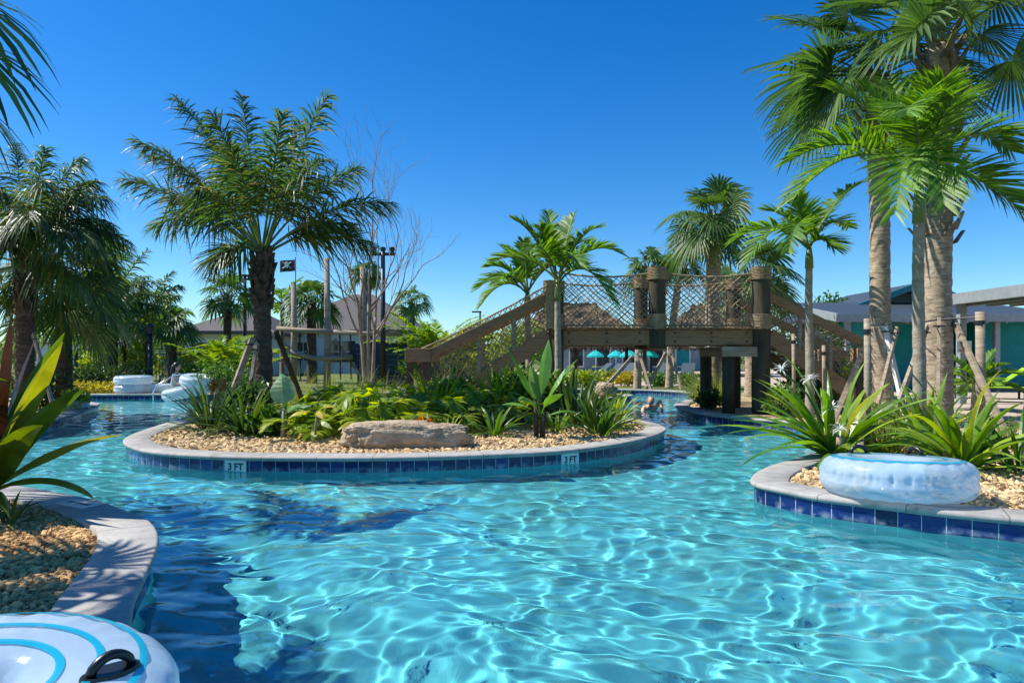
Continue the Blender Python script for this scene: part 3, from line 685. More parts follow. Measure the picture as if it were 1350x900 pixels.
for y in (YF, YB):
    z0, z1 = DZ + .04, 2.95
    net('rope_net', (XL, y, z0), (XM, y, z0), (XM, y, z1), (XL, y, z1)); net('rope_net', (XM, y, z0), (XR, y, z0), (XR, y, z1), (XM, y, z1))
    net('rope_net', (XL, y, z0), (-1.8, y, z0 - 1.55), (-1.8, y, 1.42), (XL, y, 2.78), sag=.05)
    net('rope_net', (XR, y, z0), (7.0, y, z0 - 1.45), (7.0, y, 1.42), (XR, y, 2.9), sag=.08)
# end ropes bundled down the left post
mb = MB()
for k in range(5):
    P = [(XL - .2 + .03 * k, YF - .2, 2.75 - z + .02 * math.sin(z * 6 + k)) for z in np.linspace(0, .95, 8)]; mb.tube(P, .014, 5)
bpart(mb, 'rope_end', M['rope'])

# ------------------------------------------------------------------ houses far left
def house(label, x0, x1, y0, y1, z0, eave, ridge, wall, wins, ov=.5, hip=True):
    t = thing('house', label, 'house', ((x0 + x1) / 2, (y0 + y1) / 2, z0)); O = np.array(t.location)
    def pt_(mb, n, m, par=t): mb.v = [v - O for v in mb.v]; return mb.build(n, m, par)
    wl = pt_(MB().box(((x0 + x1) / 2, (y0 + y1) / 2, (z0 + eave) / 2), (x1 - x0, y1 - y0, eave - z0)), 'wall', wall)
    a, b, c, d = x0 - ov, x1 + ov, y0 - ov, y1 + ov; ins = (d - c) / 2 if hip else 0
    ins = min(ins, (b - a) * .42)
    V = [(a, c, eave - .02), (b, c, eave - .02), (b, d, eave - .02), (a, d, eave - .02), (a, c, eave + .16), (b, c, eave + .16), (b, d, eave + .16), (a, d, eave + .16), (a + ins, (c + d) / 2, ridge), (b - ins, (c + d) / 2, ridge)]
    mb = MB(); mb.add(V, [[0, 3, 2, 1]]); mb.add(V, [[0, 1, 5, 4], [1, 2, 6, 5], [2, 3, 7, 6], [3, 0, 4, 7], [4, 5, 9, 8], [6, 7, 8, 9]]); mb.add(V, [[5, 6, 9], [7, 4, 8]]); pt_(mb, 'roof', M['shingle'])
    for (wx, wz, ww, wh) in wins:
        mb = MB(); fr = .07
        mb.box((wx - ww / 2, y0 - .03, wz), (fr, .08, wh)).box((wx + ww / 2, y0 - .03, wz), (fr, .08, wh)).box((wx, y0 - .031, wz + wh / 2), (ww + fr, .082, fr)).box((wx, y0 - .031, wz - wh / 2), (ww + fr, .082, fr)).box((wx, y0 - .028, wz), (.045, .05, wh - fr)).box((wx, y0 - .027, wz), (ww - fr, .05, .045))
        f = pt_(mb, 'window', M['white_paint'])
        pt_(MB().box((wx, y0 - .008, wz), (ww, .012, wh)), 'pane', M['glass_dark'], f)
    return t
house('cream house with grey hip roof and small windows behind the far left fence', gx(245, 40), gx(345, 40), 40, 48, .12, 2.6, 4.3, M['cream'], [(gx(262, 40), 1.55, 1.0, 1.2), (gx(305, 40), 1.55, 1.0, 1.2)])
house('long pale house with broad grey shingle roof behind the bare tree', gx(368, 46), gx(545, 46), 46, 56, .12, 2.9, 5.9, M['grey_wall'], [(gx(400, 46), 1.6, 1.2, 1.3), (gx(450, 46), 1.6, 2.0, 1.5), (gx(500, 46), 1.6, 1.2, 1.3)])
house('low distant white house far beyond the left palms', gx(48, 90), gx(118, 90), 90, 100, .12, 3.0, 4.3, M['white_paint'], [(gx(70, 90), 1.7, 1.3, 1.2), (gx(98, 90), 1.7, 1.3, 1.2)])
house('distant pale house with low roof behind the round clipped shrubs', gx(128, 80), gx(215, 80), 80, 90, .12, 2.8, 4.2, M['cream'], [(gx(150, 80), 1.6, 1.3, 1.2), (gx(190, 80), 1.6, 1.3, 1.2)])

# black metal fence at the left
def fence(label, xa, xb, y, z0, h, step):
    t = thing('metal_fence', label, 'fence', (xa, y, z0)); mb = MB(); n = int((xb - xa) / .14)
    for k in range(n): mb.box((k * .14 + .07, 0, h / 2), (.022, .022, h - .1))
    for z in (.15, h - .25, h - .05): mb.box(((xb - xa) / 2, 0, z), (xb - xa, .03, .045))
    mb.build('fence_panel', M['black'], t)
    for k in range(int((xb - xa) / step) + 1):
        MB().box((k * step, -.002, h / 2 + .05), (.08, .08, h + .1)).build('post', M['black'], t)
fence('black metal picket fence behind the far left planting', gx(100, 28), gx(345, 28), 28, .12, 1.5, 2.4)

# ------------------------------------------------------------------ pirate play ship behind the island
ps = thing('play_ship', 'pirate play ship with log masts, rails, navy hull and black skull flag', 'play structure', (-6.5, 25, .12)); PO = np.array(ps.location)
def pp(mb, n, m, par=ps, sm=False): mb.v = [v - PO for v in mb.v]; return mb.build(n, m, par, sm)
for (px, top) in ((387, 372), (431, 340), (478, 352)):
    x = gx(px, 25); zt = at(px, top, 25)[2]; mb = MB().tube([(x, 25, .1), (x + .03, 25, 2), (x, 25, zt)], [.13, .12, .09], 10); pp(mb, 'mast', M['wood_grey'], sm=True)
for (a, b) in (((365, 433), (440, 437)), ((440, 437), (524, 440)), ((383, 462), (415, 472)), ((415, 472), (465, 470)), ((345, 425), (383, 462))):
    mb = MB().tube([at(*a, 24.8), at((a[0] + b[0]) / 2, (a[1] + b[1]) / 2 + 1, 24.8), at(*b, 24.8)], .09, 8); pp(mb, 'log_rail', M['wood_grey'], sm=True)
for px in (372, 395, 408, 448, 462, 476, 490): pp(MB().bar(at(px, 435, 24.85), at(px + 1, 500, 24.85), .03, 6), 'baluster', M['bark_dark'])
fl_ = MB(); x0, z0_ = at(389, 357, 25)[0], at(389, 357, 25)[2]
n = 10; V = []; 
for k in range(n + 1):
    u = k / n; 
    for z in (0, .42): V.append((x0 - u * .55, 25 + .05 * math.sin(u * 6), z0_ + z - .06 * u))
k = np.arange(n) * 2; fl_.add(V, np.stack([k, k + 1, k + 3, k + 2], -1)); flag = pp(fl_, 'flag', M['black'])
pp(MB().bar((x0 + .02, 25, z0_ - .6), (x0 + .02, 25, z0_ + .5), .018, 6), 'flag_staff', M['wood_grey'])
mb = MB(); cx, cz, cy = x0 - .28, z0_ + .2, 24.93
mb.lathe([(.001, -.09), (.05, -.085), (.085, -.03), (.085, .03), (.05, .085), (.001, .09)], 12); mb.v[-1] = mb.v[-1] @ np.array([[1, 0, 0], [0, .12, 0], [0, 0, 1.]]) + np.array([cx, cy, cz + .03])
mb.box((cx, cy, cz - .07), (.08, .014, .06))
for s in (1, -1): mb.bar((cx - .16, cy + .012, cz - .12 * s), (cx + .16, cy + .012, cz + .12 * s), .012, 5)
pp(mb, 'skull_emblem', M['white_paint'], flag)
mb = MB(); hx0, hx1 = gx(470, 25), gx(540, 25)
for k in range(8):
    z = .15 + k * .2; fl2 = .25 * (k / 8) ** 2; mb.bbox(((hx0 + hx1) / 2 - fl2, 25.2 - fl2, z + .1), (hx1 - hx0 + fl2, .1, .195), bev=.015)
pp(mb, 'hull', M['navy'])
pp(MB().beam((gx(515, 25), 25.1, 1.5), (gx(533, 25), 24.9, 2.3), .07, .1), 'spar', M['wood_grey']); pp(MB().beam((gx(440, 25), 25.1, 1.9), (gx(478, 25), 24.9, .5), .08, .1), 'spar', M['wood_grey'])

# light poles
def tpole(px, top, Y, w_, label, lamp=True):
    t = thing('light_pole', label, 'light pole', (gx(px, Y), Y, .12)); h = at(px, top, Y)[2] - .12
    MB().tube([(0, 0, 0), (0, 0, h)], [.1, .07], 10).build('pole', M['black'], t, True)
    MB().box((0, 0, h - .08), (w_, .09, .1)).build('cross_arm', M['black'], t)
    for x in ((-w_ / 2 + .1), 0, (w_ / 2 - .1)):
        MB().lathe([(.001, .02), (.05, .02), (.1, .12), (.1, .2), (.001, .24)], 10, c=(x, 0, h - .05)).build('lamp_head', M['black'], t)
tpole(505, 332, 24, .85, 'black pole with three lamp heads beside the bare tree')
tpole(323, 366, 34, .6, 'black lamp pole half hidden by the large feather palm trunk')
t = thing('street_lamp', 'thin distant street lamp beyond the left stair rail', 'street lamp', (gx(633, 50), 50, .12)); h = at(633, 411, 50)[2] - .12
MB().tube([(0, 0, 0), (0, 0, h)], [.1, .06], 8).build('pole', M['black'], t, True); MB().bbox((-.25, 0, h), (.7, .2, .1), bev=.02).build('lamp_head', M['black'], t)
t = thing('lamp_post', 'dark garden lamp post standing between the clipped round shrubs', 'lamp post', (gx(198, 23), 23, .12))
MB().tube([(0, 0, 0), (0, 0, .3), (0, 0, 1.9)], [.11, .08, .07], 10).build('pole', M['black'], t, True); MB().lathe([(.001, 1.9), (.11, 1.9), (.14, 2.15), (.05, 2.25), (.001, 2.27)], 12).build('lantern', M['black'], t)
t = thing('thin_pole', 'thin black pole right behind the large feather palm', 'pole', (gx(341, 36), 36, .12)); h = at(341, 374, 36)[2] - .12
MB().tube([(0, 0, 0), (0, 0, h)], .06, 8).build('shaft', M['black'], t, True); MB().box((0, 0, h), (.16, .16, .1)).build('cap', M['black'], t)

# ------------------------------------------------------------------ thatched huts and pool bar beyond the bridge
def hut(label, x0, x1, y0, y1, eave, peak, ins):
    t = thing('thatched_hut', label, 'hut', ((x0 + x1) / 2, (y0 + y1) / 2, .12)); O = np.array(t.location)
    cx, cy = (x0 + x1) / 2, (y0 + y1) / 2; mb = MB(); nu, nv = 80, 14; lay = []
    per = []
    for (a, b) in (((x0, y0), (x1, y0)), ((x1, y0), (x1, y1)), ((x1, y1), (x0, y1)), ((x0, y1), (x0, y0))):
        for k in range(nu // 4): u = k / (nu / 4); per.append((a[0] + (b[0] - a[0]) * u, a[1] + (b[1] - a[1]) * u))
    V = []
    for j in range(nv + 1):
        f = j / nv
        for (x, y) in per:
            tx = np.clip(x, x0 + ins, x1 - ins); ty = cy
            q = f ** .92; V.append((x + (tx - x) * q + rng.normal(0, .05), y + (ty - y) * q + rng.normal(0, .05), eave + (peak - eave) * f + (.16 if j % 3 == 2 else 0) + rng.normal(0, .06)))
    n = len(per); i = np.arange(nv)[:, None] * n; j = np.arange(n)[None]; F = np.stack([i + j, i + (j + 1) % n, i + n + (j + 1) % n, i + n + j], -1).reshape(-1, 4)
    mb.add(V, F)
    # shaggy fringe at the eave
    for (x, y) in per:
        for q in range(7):
            xx, yy = x + rng.normal(0, .22), y + rng.normal(0, .1); L = rng.uniform(.25, .45); w = .07
            mb.add([(xx - w, yy, eave + .12), (xx + w, yy, eave + .12), (xx + w * .3, yy - .03, eave + .1 - L)], [[0, 1, 2]])
    mb.v = [v - O for v in mb.v]; mb.build('thatch_roof', M['thatch'], t)
    for (x, y) in ((x0 + .6, y0 + .6), (x1 - .6, y0 + .6), (x0 + .6, y1 - .6), (x1 - .6, y1 - .6), (cx, y0 + .6)):
        MB().tube([(x - O[0], y - O[1], 0), (x - O[0], y - O[1], eave + .2)], .11, 9).build('post', M['bark_dark'], t, True)
    return t
hut('large thatched hut roof seen through the netting left of the middle posts', gx(655, 36), gx(868, 36), 36, 43, 1.86, 4.15, 2.9)
hut('thatched hut roof seen through the netting right of the middle posts', gx(872, 38), gx(1020, 38), 38, 44.5, 1.86, 4.2, 2.6)
t = thing('pool_bar', 'blue grey pool bar building with openings behind the thatched huts', 'building', (gx(850, 54), 57, .12)); O = np.array(t.location)
MB().box((0, 0, 1.5), (13, 6, 3.0)).build('wall', M['blue_wall'], t)
MB().box((0, -.3, 3.1), (13.8, 7.4, .22)).build('roof', M['dark_steel'], t)
for k in range(6):
    w_ = MB().box((-5.4 + k * 2.1, -3.02, 1.35), (1.2, .1, 2.1)).build('window', M['white_paint'], t); MB().box((-5.4 + k * 2.1, -3.08, 1.35), (1.0, .06, 1.9)).build('pane', M['teal'] if k in (4, 5) else M['glass_dark'], w_)
# umbrellas
def umbrella(px, Y, label, rr=.62):
    t = thing('patio_umbrella', label, 'umbrella', (gx(px, Y), Y, .12), rng.uniform(0, 1), 'teal umbrellas by the pool bar')
    MB().tube([(0, 0, 0), (0, 0, 1.58)], .025, 8).build('pole', M['white_paint'], t, True)
    mb = MB(); n = 8
    for k in range(n):
        a0, a1 = k * 2 * math.pi / n, (k + 1) * 2 * math.pi / n; am = (a0 + a1) / 2
        V = [(0, 0, 1.62)] + [(rr * q * math.cos(a), rr * q * math.sin(a), 1.62 - .4 * q ** 1.3 + e) for q in (.5, 1) for a, e in ((a0, 0), (am, -.03), (a1, 0))] + [(rr * math.cos(a), rr * math.sin(a), 1.1) for a in (a0, a1)]
        mb.add(V, [[1, 4, 5, 2], [2, 5, 6, 3], [4, 7, 8, 6]]); mb.add(V, [[0, 1, 2], [0, 2, 3]])
    mb.build('canopy', M['umbrella'], t); MB().lathe([(.001, 0), (.3, 0), (.3, .06), (.05, .1), (.001, .1)], 14).build('base', M['black'], t)
for px, Y, lb in ((785, 49, 'leftmost teal umbrella below the bridge beam'), (812, 50, 'second teal umbrella from the left below the bridge beam'), (829, 45, 'teal umbrella just left of the slim palm trunk'), (856, 43, 'rightmost teal umbrella between the two slim palm trunks')): umbrella(px, Y, lb)
# loungers
def lounger(x, y, rz, sling, label, group, back=38):
    t = thing('sun_lounger', label, 'sun lounger', (x, y, .12), rz, group)
    for sy in (-.31, .31):
        for xx in (-.8, .75): MB().box((xx, sy, .16), (.05, .04, .32)).build('leg', M['black'], t)
    MB().box((0, -.31, .335), (1.9, .045, .05)).box((0, .31, .335), (1.9, .045, .05)).box((.95, 0, .335), (.05, .66, .05)).box((-.95, 0, .335), (.05, .66, .05)).build('frame', M['black'], t)
    MB().box((.32, 0, .372), (1.26, .6, .02)).build('seat', sling, t)
    c, s = math.cos(R(back)), math.sin(R(back)); rot = [[c, 0, s], [0, 1, 0], [-s, 0, c]]
    MB().box((-.3 - .36 * c, 0, .39 + .36 * s), (.74, .6, .02), rot).build('backrest', sling, t)
for k, (px, Y) in enumerate(((782, 31), (800, 30), (822, 32.5), (868, 31.5), (905, 31))):
    lounger(gx(px, Y), Y, R(200 + 12 * k), M['dark_sling'], ['dark lounger leftmost under the bridge beam', 'dark lounger second from left under the bridge beam', 'dark lounger beside the left slim palm trunk', 'dark lounger between the two slim palm trunks', 'dark lounger right of the two slim palm trunks'][k], 'dark sun loungers beyond the channel')
lounger(gx(1338, 17), 17, R(155), M['lime_sling'], 'lime green lounger on the tan deck at the right edge', 'lime sun loungers on the deck')
lounger(gx(1300, 18.6), 18.6, R(155), M['lime_sling'], 'lime green lounger on the deck behind the post with the red sign', 'lime sun loungers on the deck')

# ------------------------------------------------------------------ teal cabanas and grey shade structures on the right
t = thing('gabled_building', 'grey building with teal gable trim behind the two big palm trunks', 'building', (gx(1190, 27), 29, .12)); O = np.array(t.location)
MB().box((0, 0, 1.35), (5.0, 4, 2.7)).build('wall', M['blue_wall'], t)
mb = MB(); W = 3.6; V = []
for y in (-3.2, 2.5):
    V += [(-W, y, 2.65), (0, y, 3.95), (W, y, 2.65), (W, y, 2.5), (0, y, 3.78), (-W, y, 2.5)]
mb.add(V, [[0, 1, 7, 6], [1, 2, 8, 7], [5, 11, 10, 4], [4, 10, 9, 3], [0, 6, 11, 5], [2, 3, 9, 8]]); mb.build('roof', M['dark_steel'], t)
mb = MB(); 
for s in (-1, 1): mb.beam((s * W, -3.25, 2.58), (0, -3.25, 3.88), .1, .22)
mb.build('gable_trim', M['teal_trim'], t); mb = MB(); mb.add([(-2.6, -2.1, 2.7), (2.6, -2.1, 2.7), (0, -2.1, 3.65)], [[0, 1, 2]]); mb.build('gable_panel', M['blue_wall'], t)
for x in (-3.1, -1.2, 1.2, 3.1): MB().box((x, -3.0, 1.3), (.14, .14, 2.6)).build('post', M['steel'], t)
def shade(label, x0, x1, y0, y1, h, hb, posts, fw=.22):
    t = thing('shade_structure', label, 'pergola', ((x0 + x1) / 2, (y0 + y1) / 2, .12)); O = np.array(t.location)
    mb = MB(); 
    V = [(x0, y0, h), (x1, y0, h), (x1, y1, hb), (x0, y1, hb)]; V = np.array(V) - O; V2 = V - np.array([0, 0, fw])
    mb.add(np.concatenate([V, V2]), [[0, 1, 2, 3], [4, 7, 6, 5], [0, 4, 5, 1], [1, 5, 6, 2], [2, 6, 7, 3], [3, 7, 4, 0]]); mb.build('roof', M['dark_steel'], t)
    MB().beam(np.array((x0 - .05, y0 - .06, h - fw / 2)) - O, np.array((x1 + .05, y0 - .06, h - fw / 2)) - O, .1, fw + .04).build('fascia', M['steel'], t)
    MB().beam(np.array((x0 - .06, y0 - .1, h - fw / 2)) - O, np.array((x0 - .06, y1, hb - fw / 2)) - O, .1, fw + .04).build('side_fascia', M['steel'], t)
    mb = MB()
    for k in range(12):
        f = (k + .5) / 12; x = x0 + (x1 - x0) * f; mb.beam(np.array((x, y0, h - fw - .03)) - O, np.array((x, y1, hb - fw - .03)) - O, .06, .06)
    mb.build('rafters', M['steel'], t)
    for (x, y) in posts: MB().bbox(np.array((x, y, (.12 + h - fw) / 2)) - O, (.16, .16, h - fw - .12), bev=.01).build('post', M['steel'], t)
    return t
Yp = 15.5
shade('near grey metal shade roof with slatted underside at the right edge', 10.7, 17.5, 11.5, 16.6, 2.75, 2.75, [(10.86, 16.5), (10.86, 11.7)])
shade('low dark shade roof running behind the big palm trunks to the teal wall', gx(1105, 22), gx(1420, 22), 22, 26.5, 2.62, 3.35, [(gx(1123, 22) , 22.3), (gx(1150, 22), 22.3), (gx(1302, 22), 22.3), (gx(1322, 22), 22.3)])
t = thing('cabana', 'teal walled cabana at the far right beyond the lime loungers', 'cabana', (gx(1340, 22.5), 24.5, .12))
MB().box((1.0, 0, 1.25), (3.4, 3, 2.5)).build('wall', M['teal'], t); MB().box((-2.9, .5, 1.2), (2.4, 2.6, 2.4)).build('side_wall', M['teal'], t); MB().box((1.0, -.1, 2.56), (3.6, 3.3, .1)).build('roof', M['dark_steel'], t); MB().box((-2.9, .5, 2.45), (2.6, 2.8, .1)).build('side_roof', M['dark_steel'], t)
# sign on its post
p = at(1263, 457, 16.36)
t = thing('notice_sign', 'small white notice with red marks on the grey shade post', 'sign', (10.86, 16.4, p[2])); 
MB().bbox((0, 0, 0), (.36, .012, .28), bev=.003).build('plate', M['marker_tile'], t)
mb = MB(); P = [(.07 * math.cos(a) , -.01, .03 + .07 * math.sin(a)) for a in np.linspace(0, 2 * math.pi, 20)]; mb.tube(P, .012, 5); mb.beam((-.05, -.01, -.02), (.05, -.01, .08), .01, .02); mb.box((0, -.01, -.08), (.26, .006, .025)); mb.box((0, -.01, -.115), (.2, .006, .02)); mb.build('red_marks', M['red_mark'], t)
# ------------------------------------------------------------------ palms
def trunk_mesh(h, r0, r1, bend=(0, 0), ring=.012, pitch=.09, k=18, flare=.12, irr=.01):
    n = int(h / .03) + 4; z = np.linspace(0, h, n); f = z / h
    rad = r0 + (r1 - r0) * f + flare * r0 * np.exp(-z / .18)
    rad = rad + ring * (np.abs(((z / pitch + .15 * np.sin(z * 7)) % 1) - .5) - .25) + rng.normal(0, irr * .3, n)
    P = np.stack([bend[0] * f ** 1.6 + .012 * np.sin(z * 2.2), bend[1] * f ** 1.6, z], 1)
    mb = MB().tube(P, rad, k); V = mb.v[0]
    a = np.arctan2(V[:, 1], V[:, 0]); V[:] += (irr * np.sin(a * 5 + V[:, 2] * 9) * np.sin(V[:, 2] * 31 + a * 3))[:, None] * np.stack([np.cos(a), np.sin(a), 0 * a], 1)
    return mb, P[-1]
def boots(mb, top, r, n, zlen, L=.28, w=.09, up=.5):
    """old leaf bases criss-crossing under the crown"""
    for k in range(n):
        a = k * 2.4 + rng.normal(0, .2); z = top[2] - zlen * (1 - (k + .5) / n); p = np.array([top[0] + r * math.cos(a), top[1] + r * math.sin(a), z])
        o = np.array([math.cos(a), math.sin(a), 0]); sd = np.array([-math.sin(a), math.cos(a), 0]); d = nrm(o * (1 - up) + np.array([0, 0, 1]) * up + sd * rng.normal(0, .25)); l = L * rng.uniform(.7, 1.2)
        q = [p - sd * w, p + sd * w, p + d * l + sd * w * .45, p + d * l - sd * w * .45]; t = o * .035
        V = [x for x in q] + [x + t for x in q]
        mb.add(V, [[0, 3, 2, 1], [4, 5, 6, 7], [0, 1, 5, 4], [1, 2, 6, 5], [2, 3, 7, 6], [3, 0, 4, 7]])

def feather_palm(label, px, Y, base_z, top_px, tips, trunk=('trunk_smooth', .09, .07), shaft=.0, leaf='adonidia', fr=None, rnd=0, rlen=1.3, group=None, rise=.35, name='feather_palm', droopy=1., skirt=0, elmin=-10, elmax=75):
    """tips: (px, py, dY, arch) of the fronds the photograph shows; rnd: further fronds round the crown"""
    x = gx(px, Y); t = thing(name, label, 'palm tree', (x, Y, base_z), 0, group); O = np.array([x, Y, base_z])
    T = at(*top_px, Y) - O
    mb, tp = trunk_mesh(T[2], trunk[1], trunk[2], (T[0], 0), ring=.02 if 'dark' in trunk[0] else .004, pitch=.09, irr=.01 if 'dark' in trunk[0] else .003)
    if 'dark' in trunk[0]: boots(mb, tp, trunk[2] * .92, 40, .9, .24, .05, .84)
    mb.build('trunk', M[trunk[0]], t, smooth='dark' not in trunk[0])
    c = tp.copy()
    if shaft:
        mb = MB().tube([tp - np.array([0, 0, .02]), tp + np.array([0, 0, shaft * .4]), tp + np.array([0, 0, shaft])], [trunk[2] * 1.25, trunk[2] * 1.15, trunk[2] * .55], 14); mb.build('crownshaft', M['shaft'], t, True); c = tp + np.array([0, 0, shaft * .9])
    mb = MB(); kw = dict(n=44, ll=.5, lw=.034); kw.update(fr or {})
    for (tx, ty, dy, arch) in tips:
        P2 = at(tx, ty, Y + dy) - O; L = np.linalg.norm(P2 - c); P1 = c + (P2 - c) * .5 + np.array([0, 0, arch * L])
        frond(mb, c + rng.normal(0, .02, 3), P1, P2, **kw)
    for k in range(rnd):
        a = k * 2.4 + rng.uniform(0, .5); f = (k + .5) / rnd; el = R(elmax + (elmin - elmax) * f) ; L = rlen * rng.uniform(.85, 1.1)
        d = np.array([math.cos(a) * math.cos(el), math.sin(a) * math.cos(el), math.sin(el)]); P1 = c + d * L * .55
        P2 = P1 + nrm(d + np.array([0, 0, -1.]) * (.5 + .55 * math.cos(el)) * droopy) * L * .55
        frond(mb, c + rng.normal(0, .02, 3), P1, P2, **kw)
    mb.build('crown', [M[leaf], M['stem_green']], t)
    return t

def fan_palm(label, px, Y, base_z, top_py, trunk=('trunk_grey', .17, .15), n=24, pet=.9, RR=.85, segs=32, extra=(), bend=0., boot=26, group=None, skirt=.0, droop=.4, name='fan_palm', leaf='sabal', bz=1.0, lod=True, elr=(82, -32), seed=None, fw=.45):
    r = np.random.default_rng(seed if seed is not None else abs(int(px * 7 + Y)))
    x = gx(px, Y); t = thing(name, label, 'palm tree', (x, Y, base_z), 0, group)
    h = at(px, top_py, Y)[2] - base_z
    mb, tp = trunk_mesh(h, trunk[1], trunk[2], (bend, 0), ring=.008, pitch=.075, irr=.005)
    mb.build('trunk', M[trunk[0]], t, smooth=True)
    if boot:
        mb = MB(); boots(mb, tp + np.array([0, 0, .1]), trunk[2] * 1.1, boot, bz, .3, .07, .62); mb.build('leaf_bases', M['boot'], t)
    mb = MB(); c = tp
    for k in range(n):
        a = k * 2.39996 + r.uniform(-.25, .25); f = (k + .5) / n; el = R(elr[0] + (elr[1] - elr[0]) * f ** .9) + r.normal(0, .08)
        d = np.array([math.cos(a) * math.cos(el), math.sin(a) * math.cos(el), math.sin(el)]); L = pet * r.uniform(.8, 1.15)
        hub = c + d * L + np.array([0, 0, -.12 * L * math.cos(el)]); ax = nrm(d + np.array([0, 0, -.35 - .3 * math.cos(el)]))
        fan(mb, c + d * .05, hub, ax, RR * r.uniform(.85, 1.1), segs, spread=r.uniform(105, 135), droop=droop * r.uniform(.7, 1.4), r=r, free=fw)
    for (hx, hy, dy, tx, ty, dy2) in extra:
        hub = at(hx, hy, Y + dy) - np.array([x, Y, base_z]); tip = at(tx, ty, Y + dy2) - np.array([x, Y, base_z])
        fan(mb, c, hub, tip - hub, np.linalg.norm(tip - hub), segs, spread=125, droop=droop * .7, r=r)
    mb.build('crown', [M[leaf], M['stem_green']], t)
    return t

Q = dict(n=92, ll=.68, lw=.03, vee=6, plum=32, ld=.5, jit=12, a0=66, a1=32, start=.26, rw=.02)
feather_palm('large dark feather palm with thick rough trunk on the left of the island', 347, 11.5, .12, (346, 338), [
    (231, 128, .3, .22), (318, 125, .6, .08), (432, 125, -.2, .14), (372, 150, -.8, .08), (178, 186, .2, .22), (162, 236, -.3, .16), (196, 205, 1.0, .2), (474, 222, .3, .2), (515, 268, -.2, .24), (464, 300, .7, .32),
    (277, 345, -.7, .4), (225, 262, .9, .22), (258, 250, -1.3, .35), (420, 240, 1.2, .3), (430, 210, -1.4, .3), (395, 160, .9, .12), (280, 150, -.7, .18), (300, 190, -1.5, .22), (205, 300, .4, .38), (490, 325, .8, .35), (265, 165, 1.2, .15)],
    ('trunk_dark', .145, .14), leaf='queen', fr=Q)
A = dict(n=60, ll=.62, lw=.036, vee=26, ld=.22, jit=6, a0=64, a1=34, start=.2, rw=.02)
feather_palm('bright green feather palm with slim pale trunk in front of the two big fan palms', 1211, 8.3, .12, (1212, 292), [
    (1038, 214, .2, .42), (1046, 262, -.4, .46), (1243, 108, -.6, .25), (1334, 200, .2, .55), (1352, 285, -.2, .4), (1139, 118, .5, .2), (1195, 150, -1.2, .5), (1245, 270, -1.3, .6), (1100, 120, .8, .25), (1290, 120, .7, .3), (1180, 280, -1.1, .6), (1170, 105, 1.0, .25), (1262, 130, -.9, .35)],
    ('trunk_smooth', .078, .062), shaft=.55, fr=A)
A2 = dict(A); A2.update(n=36, ll=.55, lw=.048)
feather_palm('slim feather palm in front of the right bridge stairs', 1067, 12.4, .12, (1067, 352), [
    (966, 318, .2, .45), (1133, 243, .3, .22), (1048, 262, -.3, .2), (1098, 326, -.5, .5), (985, 345, -.6, .6), (1010, 278, .7, .3), (1040, 330, -1.2, .6), (1118, 300, .9, .35), (1085, 280, .8, .2)],
    ('trunk_smooth', .085, .06), shaft=.4, fr=A2)
A3 = dict(A); A3.update(n=36, ll=.5, lw=.05)
feather_palm('arching feather palm in front of the left bridge post', 735, 12.9, .12, (736, 395), [
    (678, 290, .1, .3), (756, 284, .3, .15), (818, 334, -.3, .5), (808, 398, -.7, .7), (650, 345, .6, .35), (722, 280, .8, .1), (700, 330, -.9, .5), (775, 320, .9, .4), (765, 350, -1., .6), (712, 300, -.5, .25), (790, 300, .4, .35)],
    ('trunk_smooth', .075, .055), shaft=.35, fr=A3)
feather_palm('lower feather palm standing behind the top of the left bridge stairs', 697, 16.5, .12, (696, 400), [
    (634, 402, -.2, .6), (642, 352, .2, .4), (662, 325, .5, .25), (690, 318, -.3, .15), (720, 330, .3, .3), (655, 372, -.8, .5), (740, 350, .2, .4), (630, 380, .6, .45)],
    ('trunk_smooth', .09, .07), shaft=.3, fr=dict(A3, ll=.55, lw=.06))

fan_palm('tall fan palm with straight ringed trunk, left of the two big fan palms', 1163, 11.5, .12, 105, ('trunk_grey', .165, .15), n=15, pet=1.2, RR=1.0, segs=40, fw=.36, extra=[(1085, 75, -.4, 985, 80, -.5), (1085, 40, .3, 1000, 5, .2), (1095, 95, -.8, 1035, 150, -1.), (1120, 20, -.6, 1090, -60, -.9), (1110, 110, -1.1, 1075, 190, -1.4)], boot=22, bz=1.5, droop=.26, bend=-.12, elr=(80, -12))
fan_palm('tall fan palm with thick bristling trunk, right of the two big fan palms', 1237, 10.0, .12, 62, ('trunk_grey', .185, .18), n=15, pet=1.05, RR=.95, segs=40, fw=.36, extra=[(1280, 60, -.4, 1322, 85, -.6), (1270, 20, -.6, 1300, -40, -.8), (1225, 40, -1., 1222, -40, -1.4)], boot=80, bz=3.0, droop=.28, elr=(80, -12))
fan_palm('fan palm standing behind the right half of the footbridge', 940, 17.0, .12, 296, ('trunk_grey', .2, .17), n=26, pet=.75, RR=.8, segs=28, boot=22, bz=.7, droop=.35)
fan_palm('small fan palm crown on slim pale trunk behind the middle bridge posts', 840, 24.2, .12, 356, ('trunk_grey', .14, .12), n=18, pet=.55, RR=.62, segs=20, boot=10, bz=.4, bend=.35)
fan_palm('small fan palm on slim trunk right of the middle bridge posts', 882, 24.6, .12, 352, ('trunk_grey', .14, .12), n=18, pet=.55, RR=.62, segs=20, boot=10, bz=.4, bend=.4)
fan_palm('broad fan palm behind the right bridge post', 990, 19.5, .12, 368, ('trunk_grey', .18, .16), n=24, pet=.8, RR=.8, segs=26, boot=14, bz=.5)
